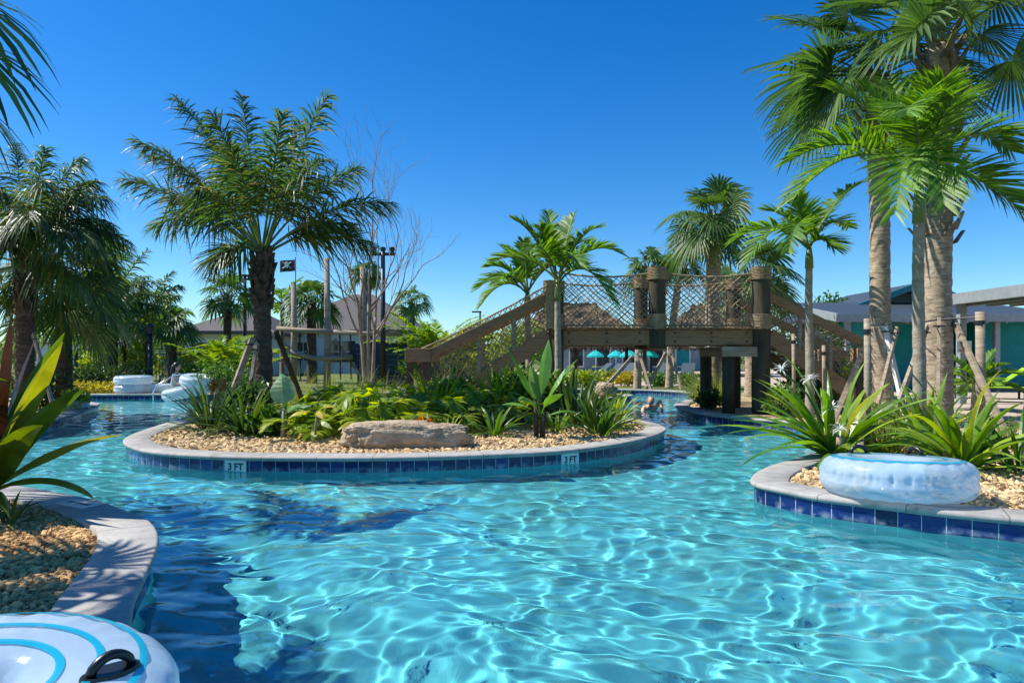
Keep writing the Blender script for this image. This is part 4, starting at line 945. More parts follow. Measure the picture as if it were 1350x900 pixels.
# left group
fan_palm('close fan palm whose hanging leaves enter at the top left corner', -270, 6.3, .12, 60, ('trunk_grey', .16, .15), n=6, pet=.8, RR=.9, segs=26, boot=14, bz=.6, droop=.75, elr=(70, -40), extra=[(-60, 60, 0, 50, 100, 0), (-60, 0, .2, 52, 40, .2), (-70, 110, -.2, 25, 165, -.2)])
fan_palm('unseen short fan palm added outside the left edge to shade the near coping', -620, 3.3, .12, -30, ('trunk_grey', .14, .13), n=16, pet=.55, RR=.65, segs=26, boot=8, bz=.4, elr=(65, -25))  # off-frame palm added to throw dappled shade on left coping and gravel
feather_palm('dark feather palm at the left edge with hanging fronds', 32, 13.2, .12, (34, 350), [
    (140, 262, -.3, .45), (108, 208, .3, .3), (60, 196, -.3, .2), (170, 320, .2, .5), (130, 330, -.8, .6), (20, 190, .5, .2), (-30, 220, 0, .3), (85, 330, -1.2, .6), (10, 330, -1.2, .6), (-20, 290, .8, .5), (60, 240, -1.2, .4), (100, 250, .9, .4), (70, 360, .9, .7), (-10, 250, -1., .5), (120, 240, .8, .4), (40, 290, -1.5, .5), (150, 300, .5, .55)],
    ('trunk_dark', .17, .15), leaf='queen', fr=dict(Q, ll=.7, ld=.8, n=80), rnd=8, rlen=2.0, elmin=-15)
fan_palm('fan palm with spreading lower leaves beside the dark feather palm on the left', 84, 14.8, .12, 385, ('trunk_dark', .16, .15), n=22, pet=.95, RR=.85, segs=30, boot=18, bz=.6, extra=[(130, 345, -.6, 175, 322, -.7), (125, 320, .2, 172, 300, .2), (60, 330, -.8, 20, 300, -1), (110, 370, -.8, 150, 410, -.9)], elr=(60, -45), leaf='queen')
feather_palm('dark feather palm beyond the far bank behind the stacked rings', 147, 24, .12, (150, 400), [], ('trunk_dark', .19, .16), leaf='queen', fr=dict(Q, n=50, ll=.6, lw=.05), rnd=22, rlen=2.1, elmin=-25)
feather_palm('small dusky feather palm with drooping tips right of the dark far palm', 196, 30, .12, (196, 405), [(240, 378, 0, .3), (165, 390, 0, .3)], ('trunk_dark', .15, .12), leaf='queen', fr=dict(Q, n=40, ll=.6, lw=.06), rnd=12, rlen=1.6)
fan_palm('fan palm with brown trunk left of the cream house', 226, 28, .12, 428, ('trunk_dark', .2, .17), n=20, pet=.6, RR=.75, segs=18, boot=10, bz=.5)
fan_palm('fan palm rising above the bright bushes left of the large feather palm', 300, 33, .12, 392, ('trunk_dark', .2, .17), n=20, pet=.8, RR=.9, segs=18, boot=10, bz=.5)
fan_palm('fan palm with brown trunk between the two log masts', 411, 29, .12, 400, ('trunk_dark', .22, .18), n=22, pet=.7, RR=.85, segs=20, boot=12, bz=.7)
fan_palm('far fan palm against the sky right of the black light pole', 543, 42, .12, 400, ('trunk_dark', .2, .17), n=16, pet=.75, RR=.85, segs=16, boot=0)
fan_palm('fan palm crown tangled in the bare tree branches', 484, 28, .12, 362, ('trunk_dark', .18, .15), n=14, pet=.45, RR=.6, segs=16, boot=0, leaf='queen')
feather_palm('pale feather palm behind the black skull flag', 372, 30, .12, (372, 400), [], ('trunk_smooth', .12, .09), fr=dict(A3, n=24, lw=.07), rnd=9, rlen=1.3)
for k, (px, Y, py) in enumerate(((70, 60, 435), (108, 66, 440), (985, 60, 408), (1032, 55, 402))):
    fan_palm(['tiny distant palm furthest left on the horizon', 'tiny distant palm second from the left on the horizon', 'distant palm crown between the right bridge posts', 'distant palm just right of the right bridge post'][k], px, Y, .12, py, ('trunk_dark', .22, .18), n=12, pet=.8, RR=1.0, segs=12, boot=0)

# ------------------------------------------------------------------ bare tree
t = thing('bare_tree', 'leafless pale tree with fine spreading branches behind the island', 'tree', (gx(486, 16.5), 16.5, .12))
mb = MB(); rb = np.random.default_rng(8); mt_ = MB()
def branch(mbx, p, d, L, r, depth):
    n = 5; P = [p]; q = p.copy(); dd = d.copy()
    for i in range(n):
        dd = nrm(dd + rb.normal(0, .1, 3) + np.array([0, 0, .05])); q = q + dd * L / n; P.append(q.copy())
    mbx.tube(P, np.linspace(r, r * .6, n + 1), 6 if depth < 2 else 4, False)
    if depth >= 5: return
    for k in range(2 if depth < 4 else 3):
        f = rb.uniform(.45, 1.0) if k else 1.0; i = min(n, max(1, int(f * n))); nd = nrm(dd + nrm(rb.normal(size=3)) * rb.uniform(.35, .75) + np.array([0, 0, .12]))
        branch(mb if depth >= 0 else mbx, P[i], nd, L * rb.uniform(.62, .88), r * .6 * (1 if k == 0 else .8), depth + 1)
base = np.array([0., 0, 0])
tops = []
for (dx, tl, hh) in ((-.05, -.18, 1.9), (.06, .1, 2.1), (.0, .02, 2.4)):
    P = [np.array([dx, dx, 0]) + np.array([tl * z * .35, .04 * z * (1 if dx > 0 else -1), z]) for z in np.linspace(0, hh, 7)]; mt_.tube(P, np.linspace(.05, .036, 7), 8); tops.append((P[-1], nrm(P[-1] - P[-2])))
mt_.build('trunk', M['bark'], t, True)
for p, d in tops:
    for k in range(3): branch(mb, p - d * rb.uniform(0, .9), nrm(d + nrm(rb.normal(size=3) * np.array([1, .7, .3])) * .65), rb.uniform(1.0, 1.4), .028, 1)
    branch(mb, p, d, 1.6, .03, 1)
mb.build('crown', M['bark'], t, True)

# ------------------------------------------------------------------ braces and stakes
def brace(a, b, label, w_=.045, h=.09, mat='wood_grey', group='timber braces propping the palms'):
    a, b = np.array(a, float), np.array(b, float); t = thing('palm_brace', label, 'brace', b, 0, group)
    MB().beam(a - b, (0, 0, -.02), w_, h, bev=.004).build('timber', M[mat], t)
    d = nrm(b - a); c = (a - b) + d * .12; MB().bbox(c, (h + .02, h + .02, .02), bev=.003).build('strap', M['black'], t)
G = .13
def bp_(px, Y): return (gx(px, Y), Y, G)
brace(at(1166, 428, 11.2), bp_(1198, 10.6), 'white timber brace from the left big fan palm leaning to its lower right', mat='white_paint')
brace(at(1183, 432, 11.2), bp_(1148, 10.2), 'brown timber brace crossing low in front of the left big fan palm')
brace(at(1146, 445, 11.6), bp_(1098, 12.0), 'timber brace from the left big fan palm leaning to its lower left')
brace(at(1238, 420, 9.7), bp_(1236, 9.0), 'pale timber board standing straight against the right big fan palm')
brace(at(1256, 420, 9.9), bp_(1335, 8.6), 'long brown timber brace from the right big fan palm down to the lower right')
brace(at(1222, 430, 9.8), bp_(1165, 9.0), 'brown timber brace from the right big fan palm down to the lower left')
brace(at(333, 445, 11.3), bp_(289, 10.9), 'weathered brace on the left of the large feather palm trunk', .06, .09)
brace(at(339, 452, 11.2), bp_(322, 10.7), 'steep brace just left of the large feather palm trunk', .05, .08)
brace(at(364, 437, 11.7), bp_(408, 12.6), 'brace on the right of the large feather palm trunk', .05, .08, 'bark_dark')
brace(at(834, 470, 24.1), bp_(795, 23.6), 'brace leaning left from the left slim palm trunk', .06, .12)
brace(at(843, 465, 24.1), bp_(858, 23.7), 'brace leaning right from the left slim palm trunk', .06, .12)
brace(at(878, 465, 24.5), bp_(852, 24.0), 'brace leaning left from the right slim palm trunk', .06, .12)
brace(at(885, 463, 24.5), bp_(898, 23.7), 'brace leaning right from the right slim palm trunk', .06, .12)
brace(at(935, 452, 16.8), bp_(926, 16.2), 'pale brace leaning on the fan palm behind the bridge, left side', .05, .1, 'white_paint')
brace(at(950, 455, 16.9), bp_(962, 16.4), 'brace leaning on the fan palm behind the bridge, right side', .05, .1)
brace(at(296, 470, 22), bp_(270, 21), 'thin brace leaning beside the orange flower', .05, .08)
brace(at(222, 475, 24), bp_(204, 22.5), 'thin brace leaning behind the dark haired person', .05, .08)
brace(at(142, 470, 23.5), bp_(122, 22.0), 'thin brace leaning on the dark far palm trunk', .05, .08)
brace(at(44, 440, 13), bp_(75, 12.4), 'brace leaning on the dark feather palm trunk at the left edge', .05, .09)
def stake(px, ptop, Y, label, r=.04, mat='wood_grey', dy=0):
    t = thing('stake', label, 'stake', (gx(px, Y), Y, .1), 0, 'round timber stakes around the palms'); h = at(px, ptop, Y)[2] - .1
    MB().tube([(0, 0, 0), (.01, 0, h * .5), (0, dy, h)], [r, r, r * .96], 10).build('shaft', M[mat], t, True)
    MB().lathe([(r * 1.08, h - .18), (r * 1.1, h - .16), (r * 1.1, h - .14), (r * 1.08, h - .12)], 10).build('strap', M['black'], t)
stake(1143, 420, 7.85, 'round timber stake rising out of the large flowering strap plant', .036)
stake(1292, 411, 9.4, 'tall round stake right of the big fan palms by the deck', .062)
stake(1046, 440, 12.8, 'short stake left of the slim feather palm by the stairs', .035)
stake(1086, 455, 12.8, 'short stake right of the slim feather palm by the stairs', .035)
# black strap ties between stakes and palms
t = thing('tie_strap', 'thin black strap tying the stakes to the big palm trunks', 'strap', (gx(1163, 10), 10, 1.95)); mb = MB()
pts = [at(1143, 429, 7.9), at(1163, 428, 11.28), at(1211, 426, 9.38), at(1237, 421, 9.78), at(1292, 418, 9.4)]; mb.tube(np.array(pts) - np.array(t.location), .012, 5); mb.build('strap', M['black'], t)
# ------------------------------------------------------------------ plants
def GY(py, z=.13): return (CAMZ - z) * FPX / (py - HOR)
def lobed(label, px, Y, h, n=26, leaf='xanadu', name='lobed_plant', group=None, spread=1.0, lobes=9, ll=.2, lw=.055, extra=None, z=G, stems=True):
    """rosette of deeply lobed leaves on stalks"""
    t = thing(name, label, 'plant', (gx(px, Y), Y, z), 0, group); mb = MB()
    for k in range(n):
        a = k * 2.4 + rng.uniform(-.3, .3); f = (k + .5) / n; el = R(86 - 52 * f) + rng.normal(0, .1); L = 1.5 * h * rng.uniform(.6, 1.15)
        d = np.array([math.cos(a) * math.cos(el) * spread, math.sin(a) * math.cos(el) * spread, math.sin(el)]); P1 = d * L * .8
        P2 = P1 + nrm(d * np.array([1, 1, .2]) * rng.uniform(.5, 1.2) + np.array([0, 0, -.75])) * L * .4
        frond(mb, (rng.normal(0, .03), rng.normal(0, .03), 0), P1, P2, n=lobes, ll=ll * rng.uniform(.8, 1.1), lw=lw, a0=78, a1=20, vee=12, ld=.25, start=.52, rw=.008, jit=7, prof=lambda u: .55 + .55 * np.sin((u * .8 + .2) * math.pi))
    mb.build('leaves', [M[leaf], M['stem_green']], t)
    return t
def straps(label, px, Y, n, L, w, leaf='crinum', name='strap_plant', droop=1.5, elr=(85, 15), z=G, base=.05, group=None, nseg=8, prof='strap', fold=.22, cat='plant', extra=(), stems=None):
    t = thing(name, label, cat, (gx(px, Y), Y, z), 0, group); mb = MB()
    for k in range(n):
        a = k * 2.4 + rng.uniform(-.4, .4); f = (k + .5) / n; el = R(elr[0] + (elr[1] - elr[0]) * f) + rng.normal(0, .1); l = L * rng.uniform(.75, 1.12)
        blade(mb, (base * math.cos(a), base * math.sin(a), rng.uniform(0, .12) if prof != 'grass' else 0), a, el, l, w * rng.uniform(.8, 1.1), droop * rng.uniform(.5, 1.2), fold, nseg, prof, twist=rng.normal(0, .4))
    for (az, el, l, w2, dr) in extra: blade(mb, (0, 0, .1), R(az), R(el), l, w2, dr, fold, nseg, prof)
    mb.build('leaves', M[leaf], t)
    if stems:
        mb = MB(); 
        for k in range(stems[0]): a = k * 2.4; mb.tube([(.04 * math.cos(a), .04 * math.sin(a), 0), (.1 * math.cos(a), .1 * math.sin(a), stems[1] * .6), (.13 * math.cos(a), .13 * math.sin(a), stems[1])], stems[2], 8)
        mb.build('stem', M[stems[3]], t, True)
    return t
def bush(label, px, Y, rad, n, size, leaf='shrub', name='shrub', z=G, cz=None, trunk=None, group=None, asp=.5, cat='shrub', parts=3):
    t = thing(name, label, cat, (gx(px, Y), Y, z), 0, group); mb = MB(); rx, ry, rz_ = rad; cz = rz_ * .8 if cz is None else cz
    for k in range(parts):
        o = np.array([rng.uniform(-.35, .35) * rx, rng.uniform(-.35, .35) * ry, cz + rng.uniform(-.18, .22) * rz_]) if parts > 1 else np.array([0, 0, cz])
        cloud(mb, o, np.array([rx, ry, rz_]) * (rng.uniform(.6, .85) if parts > 1 else 1), n // parts, size, shell=.35, asp=asp)
    for v in mb.v: v[:, 2] = np.maximum(v[:, 2], .01 if z > 0 else -9)
    mb.build('foliage', M[leaf], t)
    mt = MB()
    if trunk: mt.tube([(0, 0, 0), (.02, 0, cz * .5), (0, 0, cz)], [trunk, trunk * .9, trunk * .6], 8)
    for k in range(5): a = k * 1.3; mt.tube([(0, 0, 0 if not trunk else cz * .5), (rx * .25 * math.cos(a), ry * .25 * math.sin(a), cz * .8), (rx * .5 * math.cos(a), ry * .5 * math.sin(a), cz * 1.15)], [.02, .015, .006], 5)
    mt.build('stems', M['bark_dark'], t, True)
    return t
def areca(label, px, Y, h, n, leaf='areca', name='cane_palm', z=G, ll=.34, lw=.045, group=None, spread=.62, nl=26):
    t = thing(name, label, 'palm bush', (gx(px, Y), Y, z), 0, group); mb = MB()
    for k in range(n):
        a = rng.uniform(0, 6.28); el = R(rng.uniform(52, 86)); L = h * rng.uniform(.6, 1.1); p0 = np.array([rng.normal(0, .18), rng.normal(0, .18), 0])
        d = np.array([math.cos(a) * math.cos(el), math.sin(a) * math.cos(el), math.sin(el)]); P1 = p0 + d * L * .8
        P2 = P1 + nrm(np.array([math.cos(a), math.sin(a), rng.uniform(-.35, .25)])) * L * spread
        frond(mb, p0, P1, P2, n=nl, ll=ll, lw=lw, vee=20, ld=.25, start=.42, rw=.012)
    mb.build('fronds', [M[leaf], M['stem_green']], t)
    return t
# island, front row left to right
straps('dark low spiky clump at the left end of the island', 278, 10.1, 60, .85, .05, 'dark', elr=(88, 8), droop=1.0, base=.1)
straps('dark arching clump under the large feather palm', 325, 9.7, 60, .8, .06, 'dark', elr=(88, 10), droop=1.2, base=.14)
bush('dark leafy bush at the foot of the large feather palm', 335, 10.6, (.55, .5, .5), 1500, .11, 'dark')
t = thing('paddle_leaf_plant', 'young plant with one broad pale paddle leaf on a bare stem', 'plant', (gx(372, 9.3), 9.3, G))
MB().tube([(0, 0, 0), (.02, 0, .2), (.02, 0, .42)], [.03, .028, .022], 9).build('stem', M['trunk_smooth'], t, True)
mb = MB(); blade(mb, (.02, 0, .3), R(120), R(86), .62, .34, .45, .12, 10, 'paddle', twist=.5); blade(mb, (.02, 0, .32), R(10), R(42), .42, .2, .9, .15, 9, 'paddle'); blade(mb, (.02, 0, .3), R(-20), R(60), .4, .16, 1.3, .2, 9, 'paddle'); mb.build('leaves', M['paddle_pale'], t)
bush('low broad leaved dark clump beside the pale paddle leaf plant', 350, 9.5, (.28, .3, .2), 300, .17, 'xanadu_dark', asp=.6)
lobed('lobed leaf plant with yellowing leaves left of the rock', 418, 9.45, .5, 16, 'xanadu', ll=.24, lw=.07)
t = thing('sapling', 'bare brown sapling stalk left of the rock', 'plant', (gx(415, 8.9), 8.9, G)); MB().tube([(0, 0, 0), (.01, 0, .2), (.03, 0, .42)], [.018, .015, .01], 7).build('stem', M['bark'], t, True); mb = MB(); blade(mb, (.03, 0, .38), R(200), R(30), .4, .16, 1.6, .2, 8, 'paddle'); blade(mb, (.03, 0, .4), R(60), R(40), .4, .17, 1.5, .2, 8, 'paddle'); blade(mb, (.03, 0, .4), R(-60), R(20), .35, .15, 1.3, .2, 8, 'paddle'); mb.build('leaves', M['yellow'], t)
lobed('tall bright lobed leaf plant standing behind the rock', 484, 9.5, .72, 18, 'xanadu', ll=.27, lw=.06)
lobed('lobed leaf plant behind the right half of the rock', 537, 9.6, .5, 16, 'xanadu', ll=.24, lw=.06)
lobed('lobed leaf plant between the rock and the stair foot', 592, 10.0, .6, 16, 'xanadu', ll=.25, lw=.06)
lobed('lobed plant behind the pale paddle leaf plant', 398, 10.4, .6, 16, 'xanadu', ll=.26)
lobed('bright lobed plant behind the yellowing lobed plant', 445, 10.6, .75, 16, 'xanadu', ll=.26)
lobed('lobed plant under the lower stair box', 520, 11.2, .75, 16, 'xanadu', ll=.26)
lobed('lobed plant under the stair stringer', 636, 11.4, .7, 16, 'xanadu', ll=.25)
lobed('lobed plant below the upper stair', 668, 12.0, .65, 16, 'xanadu', ll=.25)
bush('low bush with orange tinted leaves right of the rock', 556, 8.95, (.2, .2, .17), 180, .13, 'orange', asp=.45)
straps('small spiky rosette right of the rock', 590, 8.9, 24, .36, .04, 'xanadu', elr=(80, 10), droop=.8)
straps('low agave like rosette with reddish dry leaf in the gravel', 652, 9.5, 26, .45, .06, 'xanadu_dark', elr=(80, 12), droop=.9, extra=[(10, 25, .5, .06, .6)])
straps('small spiky clump left of the young banana', 655, 10.6, 34, .5, .045, 'dark', elr=(85, 15), droop=.8)
lobed('bright tall lobed plant between the rock and the stairs, behind the front row', 560, 10.8, .7, 18, 'xanadu', ll=.27, lw=.06)
lobed('bright lobed plant at the foot of the stair stringer', 615, 10.9, .68, 16, 'xanadu', ll=.26, lw=.06)
lobed('lobed plant left of the young banana', 675, 10.8, .55, 14, 'xanadu', ll=.25, lw=.06)
lobed('bright lobed plant behind the tall lobed plant and the rock', 510, 10.6, .8, 16, 'xanadu', ll=.27, lw=.06)
bush('tall dark green bush in front of the upper left stair', 690, 11.8, (.55, .4, .55), 1100, .13, 'shrub')
bush('mid green bush below the lower end of the stair stringer', 600, 12.2, (.6, .4, .5), 1100, .13, 'shrub')
straps('upright green clump between the stair stringer and the young banana', 655, 11.6, 50, 1.0, .07, 'xanadu', prof='oval', elr=(88, 30), droop=.8, base=.16)
straps('tall bright clump left of the stair foot', 575, 11.6, 46, 1.0, .06, 'xanadu', elr=(88, 30), droop=.9, base=.14)
# young banana
t = thing('banana_plant', 'young banana plant with upright paddle leaves on brown stems', 'plant', (gx(710, 9.3), 9.3, G))
for (dx, h, r_) in ((-.03, .55, .032), (.05, .42, .036)): MB().tube([(dx, 0, 0), (dx * 1.2, 0, h * .5), (dx * 1.4, 0, h)], [r_ * 1.15, r_, r_ * .6], 9).build('stem', M['bark_dark'], t, True)
mb = MB()
for (az, el, L, w_, dr, z0) in ((160, 72, 1.05, .2, .35, .3), (20, 66, .95, .2, .55, .35), (60, 82, 1.05, .2, .25, .35), (190, 50, .6, .16, 1.3, .3), (-15, 40, .6, .17, 1.2, .25), (-60, 60, .7, .17, 1.2, .3), (240, 58, .7, .16, 1.4, .3), (110, 75, .8, .17, .5, .3), (5, 72, .75, .18, .4, .3)): blade(mb, (.02, 0, z0), R(az), R(el), L, w_, dr, .16, 12, 'paddle', twist=rng.normal(0, .3))
mb.build('leaves', M['paddle'], t)
straps('dark leafy clump right of the young banana', 762, 10.6, 46, .75, .09, 'dark', prof='oval', elr=(88, 25), droop=.6, base=.16)
straps('second dark leafy clump below the bridge beam', 748, 11.8, 50, .95, .1, 'dark', prof='oval', elr=(88, 25), droop=.6, base=.2)
straps('green spiky clump at the right end of the island gravel', 790, 9.6, 44, .55, .06, 'xanadu_dark', prof='oval', elr=(86, 20), droop=.6, base=.12)
straps('small spiky clump between the young banana and the island tip', 734, 10.0, 24, .36, .05, 'xanadu_dark', prof='oval', elr=(82, 20), droop=.7, base=.07)
straps('bright arching clump behind the island tip', 808, 11.0, 40, .6, .05, 'xanadu', elr=(84, 15), droop=1.0, base=.12)
bush('broad green bush behind the young banana', 700, 12.4, (.8, .4, .5), 1300, .15, 'shrub')
for k, (px, Y, n, h) in enumerate(((300, 13.2, 150, .9), (388, 13.5, 170, 1.0), (430, 14, 170, 1.0), (470, 14.2, 170, 1.0), (505, 13.8, 150, .95), (596, 13, 150, 1.0))):
    straps(['grass clump behind the dark clump left of the large feather palm', 'grass clump directly right of the large feather palm trunk', 'grass clump below the left log mast', 'grass clump below the lower log rail', 'grass clump left of the stair foot', 'grass clump in front of the stair stringer'][k], px, Y, n, h, .016, 'grass', 'grass_clump', prof='grass', elr=(89, 35), droop=.9, base=.12, group='grass clumps on the island', nseg=5, cat='grass')
t = thing('orange_flower', 'orange flower head beside the ring stack at the far left bank', 'flower', (gx(287, 12.9), 12.9, .12)); MB().tube([(0, 0, 0), (0, 0, .45)], .012, 6).build('stem', M['stem_green'], t); mb = MB(); cloud(mb, (0, 0, .55), (.12, .12, .13), 160, .09, shell=.2); mb.build('petals', M['orange'], t)

# rock
t_ = bmesh.new(); bmesh.ops.create_icosphere(t_, subdivisions=6, radius=1); rv = np.array([v.co[:] for v in t_.verts]); rf = np.array([[v.index for v in f_.verts] for f_ in t_.faces]); t_.free()
def rock(name, label, loc, size, seed, blocky=.5, rz=0):
    V = np.sign(rv) * np.abs(rv) ** blocky; V = V / np.maximum(.75, np.linalg.norm(V, axis=1, keepdims=True)) ** .35
    out = []
    for p in V:
        q = Vector(p * np.array([1.6, 1, 1]) + seed)
        d = .17 * mnoise.fractal(q * 1.2, .9, 2.1, 6) + .055 * mnoise.fractal(q * 4.5, .7, 2.2, 5) - .05 * abs(mnoise.noise(q * 2.6)); out.append(p * (1 + d))
    V = np.array(out) * np.array(size); V[:, 2] -= V[:, 2].min() + .04
    V[:, 2] *= 1 + .12 * np.sin(V[:, 0] * 2.2 + 2.0)
    o = MB().add(V, rf).build(name, M['rock'], smooth=True); o.location = loc; o.rotation_euler = (0, 0, rz); return tag(o, label, 'rock')
rock('rock', 'long flat weathered limestone rock lying in the island gravel', (gx(532, 8.4), 8.45, .13), (.77, .28, .165), 3.0, .36, rz=R(2))
rock('rock', 'pale boulder at the channel edge far under the bridge', (gx(800, 18.8), 18.9, .13), (.3, .25, .2), 9.0, .7)

# dry litter on the gravel
mb = MB(); ql = np.stack([rng.uniform(-5.2, 6.4, 1500), rng.uniform(4.8, 10.5, 1500)], 1); ql = ql[inside(isl_in, ql) | inside(rp, ql)]
for x, y in ql[:420]:
    a = rng.uniform(0, 6.28); L = rng.uniform(.03, .11); d = np.array([math.cos(a), math.sin(a), rng.normal(0, .15)]) * L; s_ = np.array([-math.sin(a), math.cos(a), rng.normal(0, .3)]) * L * rng.uniform(.12, .3); p = np.array([x, y, .165])
    mb.add([p, p + d * .5 + s_ + (0, 0, .008), p + d, p + d * .5 - s_], [[0, 1, 2, 3]])
struct(mb.build('leaf_litter', M['twig']), 'stuff')
# centre right bank
for k, (px, Y, h) in enumerate(((922, 17.6, .95), (945, 16.2, 1.0))): straps(['bright grass fountain at the bank under the bridge, left one', 'bright grass fountain at the bank under the bridge, right one'][k], px, Y, 330, h, .02, 'grass', 'grass_clump', prof='grass', elr=(89, 20), droop=1.0, base=.14, group='grass fountains under the bridge', nseg=5, cat='grass')
bush('small dark bush in front of the grass fountain under the bridge', 938, 14.6, (.32, .3, .28), 420, .11, 'dark')
bush('small green bush right of the big bridge piling', 1030, 13.0, (.4, .35, .36), 600, .11, 'shrub')
bush('dark bush beside the stairs behind the white flowers', 1052, 14.6, (.6, .4, .4), 700, .12, 'shrub')
for k, (px, Y, rx, rz_, lf) in enumerate(((752, 27, 1.0, .4, 'xanadu'), (800, 28.5, .8, .35, 'grass'), (828, 26.4, .9, .32, 'yellow'), (872, 26, .7, .3, 'shrub'), (905, 26.5, .7, .3, 'shrub'), (770, 25.6, .8, .4, 'lime'))):
    bush(['low green bush far under the left of the bridge', 'low hedge clump behind the pale boulder', 'low yellow hedge left of the slim palm trunks', 'low green hedge between the slim palm trunks', 'low green hedge right of the slim palm trunks', 'bright low bush just beyond the channel under the bridge'][k], px, Y, (rx, .5, rz_), 700, .14, lf)
# right bank
straps('large flowering strap leaf plant at the water edge on the right', 1098, 7.55, 46, 1.18, .105, 'crinum', elr=(84, 6), droop=1.05, base=.07, nseg=9, extra=[(185, 36, 1.25, .1, .75), (178, 28, 1.2, .1, .8), (172, 46, 1.15, .1, .6), (195, 40, 1.1, .09, 1.1), (165, 55, 1.15, .1, .5), (205, 25, 1.0, .09, 1.0)], stems=(3, .26, .06, 'twig'))
FL = bpy.data.objects[-1] if False else None
def spider_flower(px, py, Y, label):
    p = at(px, py, Y); t = thing('spider_flower', label, 'flower', p, 0, 'white spider flowers'); mb = MB()
    for k in range(26):
        a = k * 2.4; el = rng.uniform(-.2, 1.3); blade(mb, (0, 0, 0), a, el, rng.uniform(.1, .15), .012, 1.3, .1, 4, 'strap')
    mb.build('petals', M['white_petal'], t); b = np.array([gx(1098, 7.55), 7.55, G + .2]) - p
    MB().tube([(0, 0, 0), (b * .5 + np.array([0, 0, .12])), b], [.01, .012, .014], 6).build('stalk', M['stem_green'], t, True)
spider_flower(1030, 487, 7.5, 'white spider flower furthest left on the strap leaf plant'); spider_flower(1068, 500, 7.7, 'white spider flower in the middle above the strap leaves'); spider_flower(1097, 538, 7.1, 'white spider flower low in the heart of the strap leaves'); spider_flower(1108, 566, 7.0, 'white spider flower lowest on the strap leaf plant')
straps('strap leaf plant right behind the large clear ring', 1268, 6.75, 40, .92, .085, 'crinum', elr=(84, 10), droop=1.0, base=.06, nseg=9, extra=[(170, 45, .95, .08, .7), (10, 40, .95, .08, .7), (30, 55, 1.0, .08, .5)], stems=(2, .2, .05, 'twig'))
straps('low spreading strap leaf plant at the right frame edge', 1345, 6.6, 44, .7, .05, 'xanadu_dark', elr=(80, 8), droop=1.1, base=.1)
straps('upright strap leaf plant in front of the right big fan palm', 1222, 7.9, 30, .85, .075, 'crinum', elr=(86, 25), droop=.8, base=.06)
straps('fine grass clump behind the clear ring', 1168, 7.8, 300, .62, .012, 'grass', 'grass_clump', prof='grass', elr=(89, 25), droop=.8, base=.12, nseg=5, cat='grass')
straps('grass clump by the tall round stake near the deck', 1330, 8.3, 200, .5, .014, 'grass', 'grass_clump', prof='grass', elr=(89, 15), droop=.9, base=.12, nseg=5, cat='grass')
bush('round yellow green mound between the two strap leaf plants', 1175, 8.7, (.42, .4, .34), 1500, .06, 'grass')
feather_palm('short young palm behind the right strap leaf plant', 1287, 14.5, .12, (1287, 505), [], ('trunk_smooth', .1, .08), fr=dict(A3, n=22, ll=.4), rnd=12, rlen=.8, elmin=5)
bush('green bush behind the low dark shade roof', 1310, 24, (.9, .5, 1.0), 700, .2, 'shrub')
bush('bush beside the right stairs near the gabled building', 1115, 17, (.5, .4, .6), 700, .14, 'lime')

# left foreground
t = thing('ti_plant', 'close ti plant with broad green and russet blades at the left frame edge', 'plant', (-3.8, 4.95, G)); mb = MB()
for (az, el, L, w_, dr) in ((-22, 62, 1.35, .15, .35), (-5, 70, 1.3, .14, .3), (-35, 44, 1.1, .14, .6), (5, 40, 1.05, .12, .7), (-60, 50, .9, .13, .9), (-15, 24, 1.0, .1, 1.0), (-45, 18, .9, .1, .9), (160, 60, .9, .12, .5), (100, 60, .9, .11, .6), (-110, 50, .8, .12, .6), (-20, 52, 1.2, .13, .5), (-70, 75, .9, .13, .3), (20, 60, 1.0, .12, .4), (-90, 30, .8, .11, .9)): blade(mb, (0, 0, .15), R(az), R(el), L, w_ * 1.3, dr, .2, 12, 'oval', twist=rng.normal(0, .6))
mb.build('green_leaves', M['ti'], t); mb = MB()
for (az, el, L, w_, dr) in ((-20, 82, 1.3, .16, .12), (40, 80, 1.1, .14, .2), (-70, 78, 1.1, .14, .25), (200, 75, 1.1, .14, .3), (-40, 66, .9, .12, .4)): blade(mb, (.0, 0, .2), R(az), R(el), L, w_, dr, .22, 10, 'oval', twist=rng.normal(0, .4))
mb.build('russet_leaves', M['ti_red'], t); MB().tube([(0, 0, 0), (0, 0, .3)], [.04, .03], 8).build('stem', M['bark_dark'], t, True)
straps('dry dark tuft lying in the left gravel', 8, 4.5, 18, .22, .03, 'dark', 'dry_tuft', elr=(70, 5), droop=.8)

t = areca('unseen cane palm clump added outside the left edge to shade the coping', -560, 3.9, 1.9, 18, leaf='adonidia', lw=.05, nl=30)  # added out of view as a shade caster for the near coping
# far left bank planting
t = thing('yellow_hedge', 'low clipped yellow hedge along the far bank left of the rings', 'hedge', (gx(128, 20.8), 20.8, .12)); mb = MB()
for k in range(9): cloud(mb, ((k - 4) * .3, rng.uniform(-.1, .1), .16), (.26, .28, .2), 260, .09, shell=.3)
mb.build('foliage', M['yellow'], t)
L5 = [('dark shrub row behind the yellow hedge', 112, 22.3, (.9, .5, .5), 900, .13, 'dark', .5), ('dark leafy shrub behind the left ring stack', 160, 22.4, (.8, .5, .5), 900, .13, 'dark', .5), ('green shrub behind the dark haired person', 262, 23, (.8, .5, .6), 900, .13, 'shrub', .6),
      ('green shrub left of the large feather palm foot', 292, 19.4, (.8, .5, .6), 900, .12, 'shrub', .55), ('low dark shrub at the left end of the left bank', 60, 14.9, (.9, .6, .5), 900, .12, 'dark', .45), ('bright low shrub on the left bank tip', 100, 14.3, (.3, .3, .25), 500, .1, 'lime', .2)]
for (lb, px, Y, rad, n, s_, lf, cz) in L5: bush(lb, px, Y, rad, n, s_, lf, cz=cz)
